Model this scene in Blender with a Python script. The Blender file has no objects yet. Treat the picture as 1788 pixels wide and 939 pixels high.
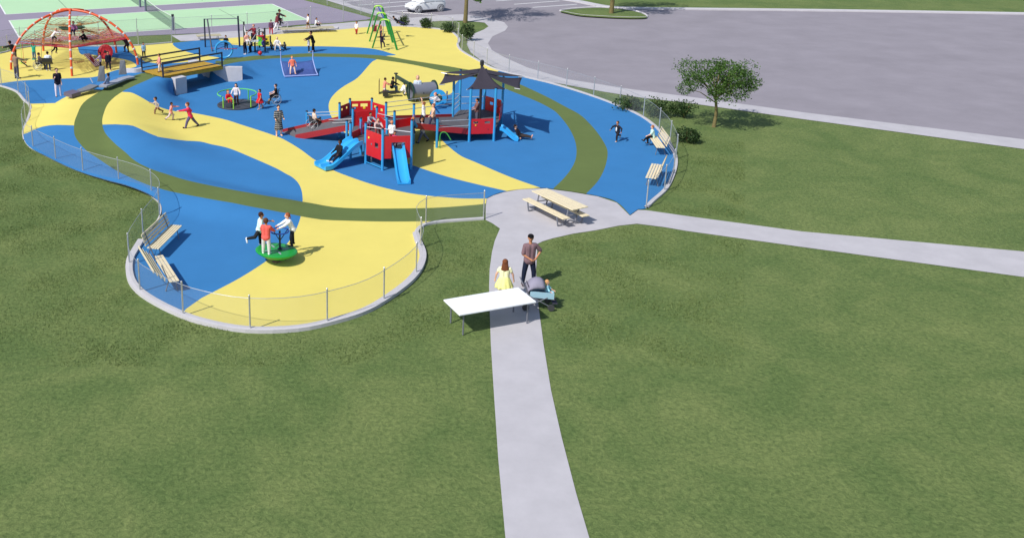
import bpy, bmesh, math, random
from mathutils import Vector, Matrix, noise
from mathutils.geometry import delaunay_2d_cdt
random.seed(7)
sc = bpy.context.scene
R = math.radians
# ------------------------------------------------------------ camera
F_PX, TH, CH = 1750.0, R(17.0), 14.15
cam_d = bpy.data.cameras.new('camera'); cam = bpy.data.objects.new('camera', cam_d)
sc.collection.objects.link(cam); sc.camera = cam
cam.location = (0, 0, CH); cam.rotation_euler = (math.pi/2 - TH, 0, 0)
cam_d.sensor_width = 36; cam_d.lens = F_PX/1788*36
cam_d.shift_x = (894-599)/1788; cam_d.shift_y = -(469.5-260)/1788
cam_d.clip_end = 3000; cam_d.clip_start = .1
# ------------------------------------------------------------ sky and sun
SUN_EL, SUN_AZ = R(47), math.atan2(.85, 1.0)      # shadows run along +x +y
w = bpy.data.worlds.new('World'); sc.world = w; w.use_nodes = True
nt = w.node_tree; bg = nt.nodes['Background']
sky = nt.nodes.new('ShaderNodeTexSky'); sky.sky_type = 'NISHITA'; sky.sun_disc = False
sky.sun_elevation = SUN_EL
sky.sun_rotation = math.atan2(-math.cos(SUN_AZ), -math.sin(SUN_AZ))
nt.links.new(sky.outputs[0], bg.inputs[0]); bg.inputs[1].default_value = .11
sd = bpy.data.lights.new('sun', 'SUN'); sd.energy = 4.0; sd.angle = R(.55); sd.color = (1, .965, .90)
sun = bpy.data.objects.new('sun', sd); sc.collection.objects.link(sun)
sdir = Vector((math.cos(SUN_AZ)*math.cos(SUN_EL), math.sin(SUN_AZ)*math.cos(SUN_EL), -math.sin(SUN_EL)))
sun.rotation_euler = sdir.to_track_quat('-Z', 'Y').to_euler(); sun.location = (0, 0, 40)
sc.view_settings.view_transform = 'Standard'; sc.view_settings.look = 'None'
sc.view_settings.gamma = 1; sc.view_settings.exposure = .18
try: sc.view_settings.use_curve_mapping = False
except Exception: pass
# ------------------------------------------------------------ helpers
cT, sT = math.cos(TH), math.sin(TH)
def G(u, v, z=0.):
    k = (v-260)/F_PX; h = CH-z
    y = h*(cT-k*sT)/(sT+k*cT); zc = y*cT+h*sT
    return Vector(((u-599)*zc/F_PX, y, z))
def srgb(r, g, b):
    return tuple(((c/255)/12.92 if c <= 10 else ((c/255+.055)/1.055)**2.4) for c in (r, g, b))
MATS = {}
def mat(name, col, rough=.6, var=.08, scale=3., metal=0, bump=0, bscale=40, alpha=None, spec=.5):
    if name in MATS: return MATS[name]
    m = bpy.data.materials.new(name); m.use_nodes = True; n = m.node_tree; L = n.links
    b = n.nodes['Principled BSDF']; b.inputs['Roughness'].default_value = rough
    b.inputs['Metallic'].default_value = metal; b.inputs['Specular IOR Level'].default_value = spec
    tc = n.nodes.new('ShaderNodeTexCoord')
    ns = n.nodes.new('ShaderNodeTexNoise'); ns.inputs['Scale'].default_value = scale; ns.inputs['Detail'].default_value = 8
    ns.inputs['Roughness'].default_value = .65
    L.new(tc.outputs['Object'], ns.inputs['Vector'])
    cr = n.nodes.new('ShaderNodeValToRGB')
    cr.color_ramp.elements[0].position = .3; cr.color_ramp.elements[1].position = .7
    cr.color_ramp.elements[0].color = (*[max(0, c*(1-var)) for c in col], 1)
    cr.color_ramp.elements[1].color = (*[min(1, c*(1+var)) for c in col], 1)
    L.new(ns.outputs['Fac'], cr.inputs[0]); L.new(cr.outputs[0], b.inputs['Base Color'])
    if bump:
        n2 = n.nodes.new('ShaderNodeTexNoise'); n2.inputs['Scale'].default_value = bscale; n2.inputs['Detail'].default_value = 6
        L.new(tc.outputs['Object'], n2.inputs['Vector'])
        bp = n.nodes.new('ShaderNodeBump'); bp.inputs['Strength'].default_value = bump; bp.inputs['Distance'].default_value = .02
        L.new(n2.outputs['Fac'], bp.inputs['Height']); L.new(bp.outputs[0], b.inputs['Normal'])
    if alpha is not None: b.inputs['Alpha'].default_value = alpha
    MATS[name] = m; return m
class MB:
    """collects shapes in world coordinates; build() links them as one mesh object"""
    def __init__(s): s.v = []; s.f = []; s.m = []; s.cur = 0
    def add(s, vs, fs):
        o = len(s.v); s.v += [Vector(p) for p in vs]; s.f += [tuple(i+o for i in f) for f in fs]; s.m += [s.cur]*len(fs); return s
    def box(s, c, size, rz=0, mtx=None):
        x, y, z = [d/2 for d in size]; c = Vector(c)
        M = mtx if mtx is not None else Matrix.Rotation(rz, 3, 'Z')
        vs = [c+M@Vector((a*x, b*y, d*z)) for d in (-1, 1) for b in (-1, 1) for a in (-1, 1)]
        return s.add(vs, [(0,2,3,1),(4,5,7,6),(0,1,5,4),(2,6,7,3),(0,4,6,2),(1,3,7,5)])
    def bar(s, a, b, w=.05, h=.05):
        """square bar from a to b"""
        a, b = Vector(a), Vector(b); d = b-a; L = d.length
        if L < 1e-5: return s
        x = d/L; up = Vector((0,0,1)) if abs(x.z) < .95 else Vector((0,1,0))
        y = up.cross(x).normalized(); z = x.cross(y)
        M = Matrix((x, y, z)).transposed()
        return s.box((a+b)/2, (L, w, h), mtx=M)
    def tube(s, pts, r, n=8, closed=False, caps=True):
        pts = [Vector(p) for p in pts]; N = len(pts)
        rr = r if isinstance(r, (list, tuple)) else [r]*N
        o = len(s.v); prev = None
        for i, p in enumerate(pts):
            a = pts[i-1] if (i > 0 or closed) else p; b = pts[(i+1) % N] if (i < N-1 or closed) else p
            d = (b-a).normalized() if (b-a).length > 1e-6 else Vector((0,0,1))
            if prev is None:
                up = Vector((0,0,1)) if abs(d.z) < .9 else Vector((1,0,0)); x = up.cross(d).normalized()
            else:
                x = (prev-d*prev.dot(d)); x = x.normalized() if x.length > 1e-5 else Vector((1,0,0)).cross(d).normalized()
            prev = x; y = d.cross(x)
            for k in range(n):
                t = 2*math.pi*k/n; s.v.append(p+(x*math.cos(t)+y*math.sin(t))*rr[i])
        for i in range(N if closed else N-1):
            for k in range(n):
                a = o+i*n+k; b = o+i*n+(k+1) % n; c = o+((i+1) % N)*n+(k+1) % n; d = o+((i+1) % N)*n+k
                s.f.append((a,b,c,d)); s.m.append(s.cur)
        if caps and not closed:
            s.f.append(tuple(o+k for k in range(n))[::-1]); s.m.append(s.cur)
            s.f.append(tuple(o+(N-1)*n+k for k in range(n))); s.m.append(s.cur)
        return s
    def lathe(s, c, prof, n=24, M=None):
        """prof: list of (r, z)"""
        c = Vector(c); M = M or Matrix.Identity(3); o = len(s.v)
        for r, z in prof:
            for k in range(n):
                t = 2*math.pi*k/n; s.v.append(c+M@Vector((r*math.cos(t), r*math.sin(t), z)))
        for i in range(len(prof)-1):
            for k in range(n):
                s.f.append((o+i*n+k, o+i*n+(k+1) % n, o+(i+1)*n+(k+1) % n, o+(i+1)*n+k)); s.m.append(s.cur)
        s.f.append(tuple(o+k for k in range(n))[::-1]); s.m.append(s.cur)
        s.f.append(tuple(o+(len(prof)-1)*n+k for k in range(n))); s.m.append(s.cur)
        return s
    def ball(s, c, r, n=10, M=None):
        if not isinstance(r, (list, tuple)): r = (r, r, r)
        c = Vector(c); M = M or Matrix.Identity(3); o = len(s.v); m = n//2+1
        for i in range(1, m):
            t = math.pi*i/m
            for k in range(n):
                a = 2*math.pi*k/n
                s.v.append(c+M@Vector((r[0]*math.sin(t)*math.cos(a), r[1]*math.sin(t)*math.sin(a), r[2]*math.cos(t))))
        T = len(s.v); s.v.append(c+M@Vector((0,0,r[2]))); B = T+1; s.v.append(c+M@Vector((0,0,-r[2])))
        for i in range(m-2):
            for k in range(n):
                s.f.append((o+i*n+k, o+(i+1)*n+k, o+(i+1)*n+(k+1) % n, o+i*n+(k+1) % n)); s.m.append(s.cur)
        for k in range(n):
            s.f.append((T, o+k, o+(k+1) % n)); s.m.append(s.cur)
            s.f.append((B, o+(m-2)*n+(k+1) % n, o+(m-2)*n+k)); s.m.append(s.cur)
        return s
    def cap(s, a, b, ra, rb, n=10):
        """tapered capsule"""
        a, b = Vector(a), Vector(b); d = (b-a); L = d.length; d = d.normalized() if L > 1e-6 else Vector((0,0,1))
        q = d.to_track_quat('Z', 'Y').to_matrix(); o = len(s.v); pr = []
        for i in range(1, 4): t = math.pi/2*i/3; pr.append((ra*math.sin(t), -ra*math.cos(t)))
        for i in range(0, 3): t = math.pi/2*i/3; pr.append((rb*math.cos(t), L+rb*math.sin(t)))
        s.lathe(a, [(.001, -ra)]+pr+[(.001, L+rb)], n, q); return s
    def prism(s, poly, z0, z1):
        """flat polygon (list of xy) extruded"""
        n = len(poly)
        if sum(poly[i][0]*poly[(i+1) % n][1]-poly[(i+1) % n][0]*poly[i][1] for i in range(n)) < 0: poly = poly[::-1]
        vs = [(p[0], p[1], z0) for p in poly]+[(p[0], p[1], z1) for p in poly]
        return s.add(vs, [tuple(range(n))[::-1], tuple(range(n, 2*n))]+[(i, (i+1) % n, n+(i+1) % n, n+i) for i in range(n)])
    def slab(s, pts, t):
        """3d polygon given thickness t downwards"""
        n = len(pts); pts = [Vector(p) for p in pts]
        if sum(pts[i].x*pts[(i+1) % n].y-pts[(i+1) % n].x*pts[i].y for i in range(n)) < 0: pts = pts[::-1]
        vs = [p-Vector((0,0,t)) for p in pts]+pts
        return s.add(vs, [tuple(range(n))[::-1], tuple(range(n, 2*n))]+[(i, (i+1) % n, n+(i+1) % n, n+i) for i in range(n)])
    def strip(s, rows):
        """grid surface from rows of points"""
        o = len(s.v); n = len(rows[0])
        for r in rows: s.v += [Vector(p) for p in r]
        for i in range(len(rows)-1):
            for k in range(n-1):
                s.f.append((o+i*n+k, o+i*n+k+1, o+(i+1)*n+k+1, o+(i+1)*n+k)); s.m.append(s.cur)
        return s
    def build(s, name, m, parent=None, smooth=False, bevel=0, solid=0):
        me = bpy.data.meshes.new(name); org = parent.get('_o') if parent else None
        o3 = Vector(org) if org is not None else Vector((0,0,0))
        me.from_pydata([tuple(p-o3) for p in s.v], [], s.f)
        for mm in (m if isinstance(m, (list, tuple)) else [m]): me.materials.append(mm)
        if any(s.m): me.polygons.foreach_set('material_index', s.m)
        if smooth: me.shade_smooth() if hasattr(me, 'shade_smooth') else None
        me.update(); o = bpy.data.objects.new(name, me); sc.collection.objects.link(o)
        if parent:
            o.parent = parent; o['_o'] = list(o3)
        if smooth:
            md = o.modifiers.new('edge', 'EDGE_SPLIT'); md.split_angle = R(45)
        if solid: md = o.modifiers.new('t', 'SOLIDIFY'); md.thickness = solid; md.offset = 0
        if bevel: md = o.modifiers.new('b', 'BEVEL'); md.width = bevel; md.segments = 2; md.limit_method = 'ANGLE'
        return o
def thing(name, label, cat, loc, group=None):
    o = bpy.data.objects.new(name, None); sc.collection.objects.link(o); o.empty_display_size = .2
    o.location = loc; o['_o'] = list(loc); o['label'] = label; o['category'] = cat
    if group: o['group'] = group
    return o
def tag(o, label=None, cat=None, group=None, kind=None):
    for k, v in (('label', label), ('category', cat), ('group', group), ('kind', kind)):
        if v: o[k] = v
    return o
def kids(o): return [c for c in bpy.data.objects if c.parent == o]
def dup(root, loc, label, group=None, rz=None):
    def cp(o, par):
        c = o.copy(); sc.collection.objects.link(c); c.parent = par
        for ch in list(o.children): cp(ch, c)
        return c
    r = cp(root, None); r.location = loc; r['label'] = label
    if group: r['group'] = group
    if rz is not None: r.rotation_euler.z = rz
    return r
def cr(pts, seg=6, closed=False):
    """Catmull-Rom through points"""
    P_ = [Vector(p) for p in pts]; n = len(P_); out = []
    for i in range(n if closed else n-1):
        p0 = P_[i-1] if (i > 0 or closed) else P_[i]; p1 = P_[i]; p2 = P_[(i+1) % n]
        p3 = P_[(i+2) % n] if (i+2 < n or closed) else p2
        for k in range(seg):
            t = k/seg
            out.append(.5*((2*p1)+(p2-p0)*t+(2*p0-5*p1+4*p2-p3)*t*t+(3*p1-p0-3*p2+p3)*t**3))
    if not closed: out.append(P_[-1])
    return out
def inside(p, poly):
    x, y = p[0], p[1]; c = False; j = len(poly)-1
    for i in range(len(poly)):
        a, b = poly[i], poly[j]
        if (a[1] > y) != (b[1] > y) and x < (b[0]-a[0])*(y-a[1])/(b[1]-a[1])+a[0]: c = not c
        j = i
    return c
# ------------------------------------------------------------ terrain of the play area
ridge = [(G(150,262,.12),.12),(G(150,232,.35),.35),(G(157,205,.62),.62),(G(178,172,.85),.85),(G(212,150,1.0),1.0),(G(245,136,1.08),1.08),(G(266,129.5,1.12),1.12),(G(310,122,1.12),1.12)]
ridge4 = [(G(196,196,.2),.1),(G(222,222,.5),.5),(G(262,250,.5),.5),(G(330,280,.2),.15)]
ridge3 = [(G(165,270,.05),.0),(G(222,298,.2),.2),(G(300,322,.32),.32),(G(420,348,.34),.34),(G(500,366,.2),.2),(G(570,376,0),0)]
ridge2 = [(G(372,111,1.0),.98),(G(400,108,.85),.8),(G(430,105.5,.55),.5),(G(465,101.5,.2),.2),(G(500,98,0),0)]
_dd = (G(248,124.5,1.13)-G(285,134.5,1.13)); _dd.z = 0
_S = G(326.5,163.5,0)
WL = [_S+_dd*1.35, _S+_dd*.6, _S, _S-_dd*.8]     # left wall base line (inner face, gap is to its right)
WR = [G(330,128,0), G(352,136,0), G(371,142,0), G(424,143.5,0)]
def _rid(x, y, rg, wd, fl=.75):
    best = 1e9; hh = 0
    for (a, ha), (b, hb) in zip(rg, rg[1:]):
        dx, dy = b.x-a.x, b.y-a.y; t = ((x-a.x)*dx+(y-a.y)*dy)/(dx*dx+dy*dy); t = max(0, min(1, t))
        d = math.hypot(x-a.x-dx*t, y-a.y-dy*t)
        if d < best: best = d; hh = ha+(hb-ha)*t
    d = max(0, best-fl)
    if d >= wd: return 0
    return hh*(.5+.5*math.cos(math.pi*d/wd))
def _side(x, y, line):
    # signed: negative = left of line walking along it
    best = 1e9; s = 0
    for a, b in zip(line, line[1:]):
        dx, dy = b.x-a.x, b.y-a.y; t = ((x-a.x)*dx+(y-a.y)*dy)/(dx*dx+dy*dy); tc = max(0, min(1, t))
        d = math.hypot(x-a.x-dx*tc, y-a.y-dy*tc)
        if d < best: best = d; s = dx*(y-a.y)-dy*(x-a.x)
    return s
def hgt(x, y):
    z = 0
    if y > 20:
        a = _rid(x, y, ridge, 3.6, 1.05); c_ = _rid(x, y, ridge3, 1.7, .5)
        if a > 0:
            dx, dy = _dd.x, _dd.y; Lg = math.hypot(dx, dy); s_ = ((x-_S.x)*dy-(y-_S.y)*dx)/Lg; al = ((x-_S.x)*dx+(y-_S.y)*dy)/Lg
            if s_ > 0: a = 0
            else:
                q = max(0, min(1, (-s_-.75)/2.1)); q = q*q*(3-2*q); wf = .18+1.3*max(0, -s_-.8); f_ = max(0, min(1, (-al+.30)/wf)); f_ = f_*f_*(3-2*f_); a *= 1-f_*(1-q)
                a = min(a, .95+.2*max(0, -s_-.8))
        b = _rid(x, y, ridge2, 1.6)
        if b > 0 and (x < WR[0].x or _side(x, y, WR) < 0): b = 0
        z = max(a, b, _rid(x, y, ridge4, 2.6, .1))+c_
    return z
def P(u, v, off=0.):
    z = 1.5
    while z > 0:
        q = G(u, v, z)
        if hgt(q.x, q.y)+off >= z-.012: return q
        z -= .01
    return G(u, v, 0)
# ------------------------------------------------------------ base materials
GRASS = bpy.data.materials.new('lawn'); GRASS.use_nodes = True
def grass_nodes(m):
    n = m.node_tree; L = n.links; b = n.nodes['Principled BSDF']; b.inputs['Roughness'].default_value = .85
    b.inputs['Specular IOR Level'].default_value = .15
    tc = n.nodes.new('ShaderNodeTexCoord')
    def ns(sc_, det=8, dist=0):
        t = n.nodes.new('ShaderNodeTexNoise'); t.inputs['Scale'].default_value = sc_; t.inputs['Detail'].default_value = det
        t.inputs['Distortion'].default_value = dist; t.inputs['Roughness'].default_value = .7
        L.new(tc.outputs['Object'], t.inputs['Vector']); return t
    a = ns(.35, 6, .5); c = ns(8, 12, .5); d = ns(60, 3)
    def ramp(src, p0, c0, p1, c1):
        r = n.nodes.new('ShaderNodeValToRGB'); e = r.color_ramp.elements
        e[0].position = p0; e[0].color = (*c0, 1); e[1].position = p1; e[1].color = (*c1, 1); L.new(src.outputs['Fac'], r.inputs[0]); return r
    r1 = ramp(a, .38, (.105, .155, .052), .68, (.165, .205, .075))
    r2 = ramp(c, .33, (.62, .68, .62), .67, (1.32, 1.28, 1.22))
    r3 = ramp(d, .3, (.6, .6, .6), .7, (1.4, 1.4, 1.35))
    m1 = n.nodes.new('ShaderNodeMix'); m1.data_type = 'RGBA'; m1.blend_type = 'MULTIPLY'; m1.inputs[0].default_value = 1
    L.new(r1.outputs[0], m1.inputs[6]); L.new(r2.outputs[0], m1.inputs[7])
    m2 = n.nodes.new('ShaderNodeMix'); m2.data_type = 'RGBA'; m2.blend_type = 'MULTIPLY'; m2.inputs[0].default_value = .8
    L.new(m1.outputs[2], m2.inputs[6]); L.new(r3.outputs[0], m2.inputs[7]); L.new(m2.outputs[2], b.inputs['Base Color'])
    bp = n.nodes.new('ShaderNodeBump'); bp.inputs['Strength'].default_value = .8; bp.inputs['Distance'].default_value = .06
    L.new(c.outputs['Fac'], bp.inputs['Height']); L.new(bp.outputs[0], b.inputs['Normal'])
grass_nodes(GRASS)
BLUE = mat('blue rubber', srgb(54,117,172), .85, .045, .6, bump=.15, bscale=90, spec=.2)
YEL = mat('yellow rubber', srgb(216,201,108), .85, .03, .6, bump=.15, bscale=90, spec=.2)
OLV = mat('olive rubber', srgb(95,110,62), .85, .07, .6, bump=.15, bscale=90, spec=.2)
CONC = mat('concrete', srgb(178,175,180), .85, .08, .9, bump=.12, bscale=60, spec=.2)
CONC2 = mat('pale concrete', srgb(190,187,191), .8, .06, 2, bump=.15, bscale=60, spec=.2)
ASPH = mat('asphalt', srgb(140,135,143), .9, .09, .35, bump=.2, bscale=80, spec=.2)
PAD = mat('court pad', srgb(143,135,152), .85, .04, .3, spec=.2)
COURT = mat('court paint', srgb(174,208,168), .8, .035, .4, spec=.2)
WHITE = mat('white paint', (.8,.8,.8), .5, .04, 4)
STEEL = mat('galvanised steel', (.52,.53,.55), .42, .12, 9, metal=.6)
DARK = mat('black paint', (.018,.019,.024), .4, .2, 6)
NAVY = mat('navy paint', srgb(30,36,58), .4, .1, 6)
# ------------------------------------------------------------ ground sheets
def flat(name, px, z, m, seg=0, world=False):
    pts = [Vector((p[0], p[1], 0)) for p in px] if world else [G(u, v, z) for u, v in px]
    if seg: pts = cr(pts, seg, True)
    mb = MB(); poly = [(p.x, p.y) for p in pts]
    r = delaunay_2d_cdt([Vector(p) for p in poly], [], [list(range(len(poly)))], 1, 1e-5)
    mb.add([(p.x, p.y, z) for p in r[0]], [tuple(f) for f in r[2]])
    for i, f in enumerate(mb.f):
        a, b, c = mb.v[f[0]], mb.v[f[1]], mb.v[f[2]]
        if (b-a).cross(c-a).z < 0: mb.f[i] = f[::-1]
    return tag(mb.build(name, m), kind='structure')
mb = MB(); mb.add([(-900,-60,0),(900,-60,0),(900,1800,0),(-900,1800,0)], [(0,1,2,3)])
tag(mb.build('lawn_ground', GRASS), kind='structure')
flat('court_pad', [(-220,104),(0,81),(100,73),(184,68),(240,63),(342,59),(400,55),(461,50.5),(519,44),(582,40.5),(640,35),(650,32),(600,19),(524,-1),(440,-24),(-250,-12)], .012, PAD)
flat('parking_road', [(585,0),(616,10),(672,22),(718,31.5),(780,26.5),(808,25.4),(853,32),(880,39),(887,47),(882,54),(860,64),(852,76),(859,88),(880,100),(920,118),(987,138),(1094,155),(1198,168.4),(1400,196),(1800,245),(2300,250),(2100,30),(1500,20),(1198,16),(1054,12),(990,-1),(900,-26),(480,-30)], .014, ASPH)
flat('sidewalk', [(548,-6),(585,-6),(616,10),(672,22),(718,31.5),(780,26.5),(808,25.4),(853,32),(880,39),(887,47),(882,54),(860,64),(852,76),(859,88),(880,100),(920,118),(987,138),(1094,155),(1198,168.4),(1400,196),(1800,245),
 (1800,262),(1400,208),(1198,179.5),(1121,171),(1054,160.4),(987,148),(958,143),(915,133),(868,120),(840,106),(822,92),(815,78),(817,68),(827,59.5),(845,52),(853,46.5),(846,40),(811,36.5),(768,37),(733,40),(690,37.5),(650,26)], .022, CONC)
flat('concrete_path', [(299,62.5),(342,60),(381,56),(461,51.5),(540,45),(582,42),(640,37),(693,36),(735,40),(735,48),(693,46.5),(638,48),(589,52.5),(540,56.5),(465,61.5),(424,65),(376,69),(351,71),(316,72.5)], .02, CONC)
flat('traffic_island', [(978,20),(990,23.5),(1014,28),(1050,30.5),(1081,32),(1112,32.5),(1130,31),(1121,24),(1094,17.4),(1070,15),(1040,14),(1000,16.5)], .12, GRASS, 3)
mb = MB(); kl = cr([G(u,v,.0) for u,v in [(978,20),(990,23.5),(1014,28),(1050,30.5),(1081,32),(1112,32.5),(1130,31),(1121,24),(1094,17.4),(1070,15),(1040,14),(1000,16.5)]], 3, True)
mb.tube([p+Vector((0,0,.05)) for p in kl], .085, 8, True); tag(mb.build('island_kerb', CONC2), kind='structure')
mb = MB(); kl = cr([G(u,v,0) for u,v in [(974,-2),(1010,4),(1054,12.5),(1094,15.5),(1198,17),(1500,20.5),(2000,29)]], 5)
for a, b in zip(kl, kl[1:]): mb.bar(a+Vector((0,0,.05)), b+Vector((0,0,.05)), .9, .1)
tag(mb.build('far_kerb', CONC2), kind='structure')
# ---- tennis courts in court coordinates
cA, cB, cC = G(16,36.6), G(475,7.7), G(47,69.5)
ex = (cB-cA).normalized(); ey = Vector((-ex.y, ex.x, 0)); LEN = (cB-cA).length; WID = abs((cC-cA).dot(ey))
ss = LEN/23.77
def Cq(i, j, z=0): return cA+ex*i*ss-ey*j*ss+Vector((0,0,z))
def court(joff, nm):
    mb = MB(); q = [Cq(i, j+joff, .017) for i, j in ((0,0),(23.77,0),(23.77,WID/ss),(0,WID/ss))]
    mb.add(q, [(0,3,2,1)]); tag(mb.build('court_surface', COURT), kind='structure')
    lb = MB(); Wd = WID/ss
    def ln(a, b, t=.1):
        pa, pb = Cq(*a, .021), Cq(*b, .021); pa = pa+Vector((0,0,0)); d = (pb-pa).normalized(); n = Vector((-d.y, d.x, 0))*t/2
        lb.add([pa-n, pb-n, pb+n, pa+n], [(0,1,2,3)])
    for a, b in (((0,joff),(23.77,joff)),((0,joff+Wd),(23.77,joff+Wd)),((0,joff),(0,joff+Wd)),((23.77,joff),(23.77,joff+Wd))): ln(a, b, .12)
    dl = MB(); lb2 = lb; lb_ = lb
    lb = MB(); ln((5.5,joff+Wd*.5),(11.9,joff+Wd*.5),.05) if 0 else None
    for i in (5.49, 18.28): 
        pa, pb = Cq(i, joff+Wd*.12, .021), Cq(i, joff+Wd*.88, .021); d = (pb-pa).normalized(); n = Vector((-d.y, d.x, 0))*.03
        dl.add([pa-n, pb-n, pb+n, pa+n], [(0,1,2,3)])
    tag(lb2.build('court_lines', WHITE), kind='structure')
    tag(dl.build('service_lines', mat('service line', srgb(110,130,110), .8)), kind='structure')
    return Wd
Wd = court(0, 'a'); gap = 3.4
court(-(Wd+gap), 'b')
NETM = bpy.data.materials.new('net mesh'); NETM.use_nodes = True
def meshmat(m, col, cover, scale=None):
    """fine woven mesh: a diamond lattice of wires with open gaps, real openings by alpha"""
    n = m.node_tree; L = n.links; b = n.nodes['Principled BSDF']; b.inputs['Base Color'].default_value = (*col, 1)
    b.inputs['Roughness'].default_value = .5
    tc = n.nodes.new('ShaderNodeTexCoord'); v = n.nodes.new('ShaderNodeTexNoise'); v.inputs['Scale'].default_value = scale or 60
    L.new(tc.outputs['Object'], v.inputs['Vector'])
    mr = n.nodes.new('ShaderNodeMapRange'); mr.inputs[1].default_value = .35; mr.inputs[2].default_value = .65
    mr.inputs[3].default_value = cover*.75; mr.inputs[4].default_value = cover*1.25
    L.new(v.outputs['Fac'], mr.inputs[0]); L.new(mr.outputs[0], b.inputs['Alpha'])
meshmat(NETM, (.04,.07,.05), .4)
FENM = bpy.data.materials.new('chain link'); FENM.use_nodes = True; meshmat(FENM, (.36,.38,.40), .11)
def net(joff, label, far=False):
    jc = 11.885; a, b = Cq(jc, joff-.5), Cq(jc, joff+Wd+.5)
    t = thing('tennis_net', label, 'tennis net', (a+b)/2 if not far else b, 'nets across the tennis courts')
    mb = MB(); rows = []
    for k in range(9):
        f = k/8; p = a.lerp(b, f); zt = .95+.12*abs(2*f-1); rows.append([p+Vector((0,0,.04)), p+Vector((0,0,zt))])
    mb.strip(rows); mb.build('netting', NETM, t)
    mb = MB(); mb.tube([r[1]+Vector((0,0,.02)) for r in rows], .03, 6); mb.build('net_tape', mat('tape', (.55,.6,.55), .6), t)
    for p in (a, b):
        mb = MB(); mb.tube([p, p+Vector((0,0,1.12))], .09, 10); q = mb.build('post', mat('net post', srgb(95,105,120), .45), t)
        mb = MB(); mb.tube([p+Vector((0,0,1.12)), p+Vector((0,0,1.27))], .11, 10); mb.build('post_cap', DARK, q)
net(0, 'green tennis net across the nearer pale green court')
net(-(Wd+gap), 'tennis net of the farther court, mostly past the top edge of the photo', True)
# ---- parking bay lines
lb = MB()
for (a, b) in [((599,3.6),(638,0)),((624.8,9.6),(716.8,2.4)),((650,15),(712,10)),((674,21.5),(716,18)),((866,2.2),(928,-2.2)),((897.8,8),(976.7,2.1)),((930,13.4),(1007.4,8))]:
    pa, pb = G(*a, .019), G(*b, .019); d = (pb-pa).normalized(); n = Vector((-d.y, d.x, 0))*.09
    lb.add([pa-n, pb-n, pb+n, pa+n], [(0,1,2,3)])
tag(lb.build('parking_lines', WHITE), kind='structure')
# ---- picnic slab and paths
flat('picnic_slab', [(848,348),(862,341),(880,335.5),(905,331),(928,329.5),(950,329),(997,335),(1044,343),(1077,354),(1100,376.5),(1114,366.5),(1128,367),(1198,377),(1400,404),(1800,440),
 (1800,485),(1400,431),(1198,403),(1160,396.5),(1112,390.5),(1080,394),(1040,402),(1000,408),(965,416),(948,421),(938,426),(938,440),(936,470),(937,500),(941,540),(949,600),(962,680),(980,760),(1006,860),(1034,955),(884,955),(870,800),(862,680),(857,600),(855,540),(854,500),(855,470),(859,440),(864,420),(873,399),(860,390),(848,384)], .016, CONC)
# ---- play surface with its colour fields (one seamless rubber sheet over the mounds)
OUT = [(-150,118),(-60,102),(0,95),(34,86),(73,82),(136,82),(220,82),(300,76),(351,71),(376,69),(424,65.6),(465,62),(540,57),(589,53),(638,48.5),(693,47),(735.6,49.4),(780,54.5),(795,61.5),(803,71),(800,80),(808,91),(835,108),(862,121.7),(915,136),(960.7,147),(1014,163),(1067.6,182),(1121,206),(1156.5,237.5),(1173,263),(1179,280),(1176.5,301),(1163.6,329),(1140,352),(1128,364),(1114,366)]
OUT_A = [(1100,376),(1077,353.5),(1044,343),(997,335),(950,329),(928,330),(905,331.5),(880,335.5),(862,341),(848,348)]
OUT_B = [(844,383),(800,386),(774.5,388),(752,391),(738,395),(728,402),(724,410),(728,424),(735,440),(736,455),(728,475),(710,496),(678,520),(640,543),(590,560),(520,575),(430,577),(350,562),(300,543),(256,519),(234.6,498.6),(227,477),(228.5,455),(238,438),(251,422),(267,402),(279,385),(283,370),(278,353.5),(253,336.5),(219,324),(185,315),(133,298),(102,284),(74,270),(52.5,258),(43,246),(41,231.5),(46,216),(53,204.6),(53.7,193),(51,183.5),(42,176),(30.7,162.5),(17,156),(0,151),(-30,144),(-90,136),(-150,132)]
def wpoly(px, seg=5, closed=False, straight=False):
    q = [P(u, v) for u, v in px]; q = [Vector((p.x, p.y, 0)) for p in q]
    return q if straight else cr(q, seg, closed)
outer = wpoly(OUT)+wpoly(OUT_A)[:-1]+wpoly(OUT_B)
def W2(px, seg=4): return [(p.x, p.y) for p in wpoly(px, seg)]
Y = []
Y.append(W2([(-170,100),(0,80),(73,74),(134,78),(136,84),(141,95.4),(153,95.4),(179,99),(204,102),(226.6,107),(237,113),(235,118.4),(204,123),(168.7,134.6),(136,137),(76.7,139.7),(34,142),(0,146.5),(-60,152),(-170,160)]))
Y.append(W2([(220,78),(301,71),(301,77.5),(308,84),(320,89.5),(349,97),(386,102.3),(340,108),(290,112),(255,109),(247,104),(233,97),(223,88.6),(220,82)], 2))
Y.append(W2([(48,181.5),(96,181)],1)+W2([(96,181),(115,170),(145.7,158.6),(174.5,158.6),(213,161.5),(228,162.5),(241.6,168),(264.5,181.7),(288,191),(311,196),(330,197),(386.6,208),(425.7,220),(480.5,238),(504,249),(526.5,263),(549,279.5),(581,297.7),(617.6,312),(654,324),(689.5,333),(734,341),(801,347),(853,347.5)])
 +W2([(850,352),(848,400),(770,395),(745,400),(738,415),(760,450),(750,480),(720,520),(660,560),(560,600),(430,600),(300,570),(325,540),(352,521)],1)+W2([(352,521),(419,486),(469.5,453.4),(498,430),(515,405.4),(525,379),(528.4,353),(527,335),(520.5,320),(510,310),(499,304),(480,293.6),(440,276),(400.7,260),(370,253),(339.6,247.4),(283,241),(272,238),(259,233),(223,219),(180,218.5),(128.5,220),(75,222),(47,233.4)])
 +W2([(20,240),(10,200)],1))
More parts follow.
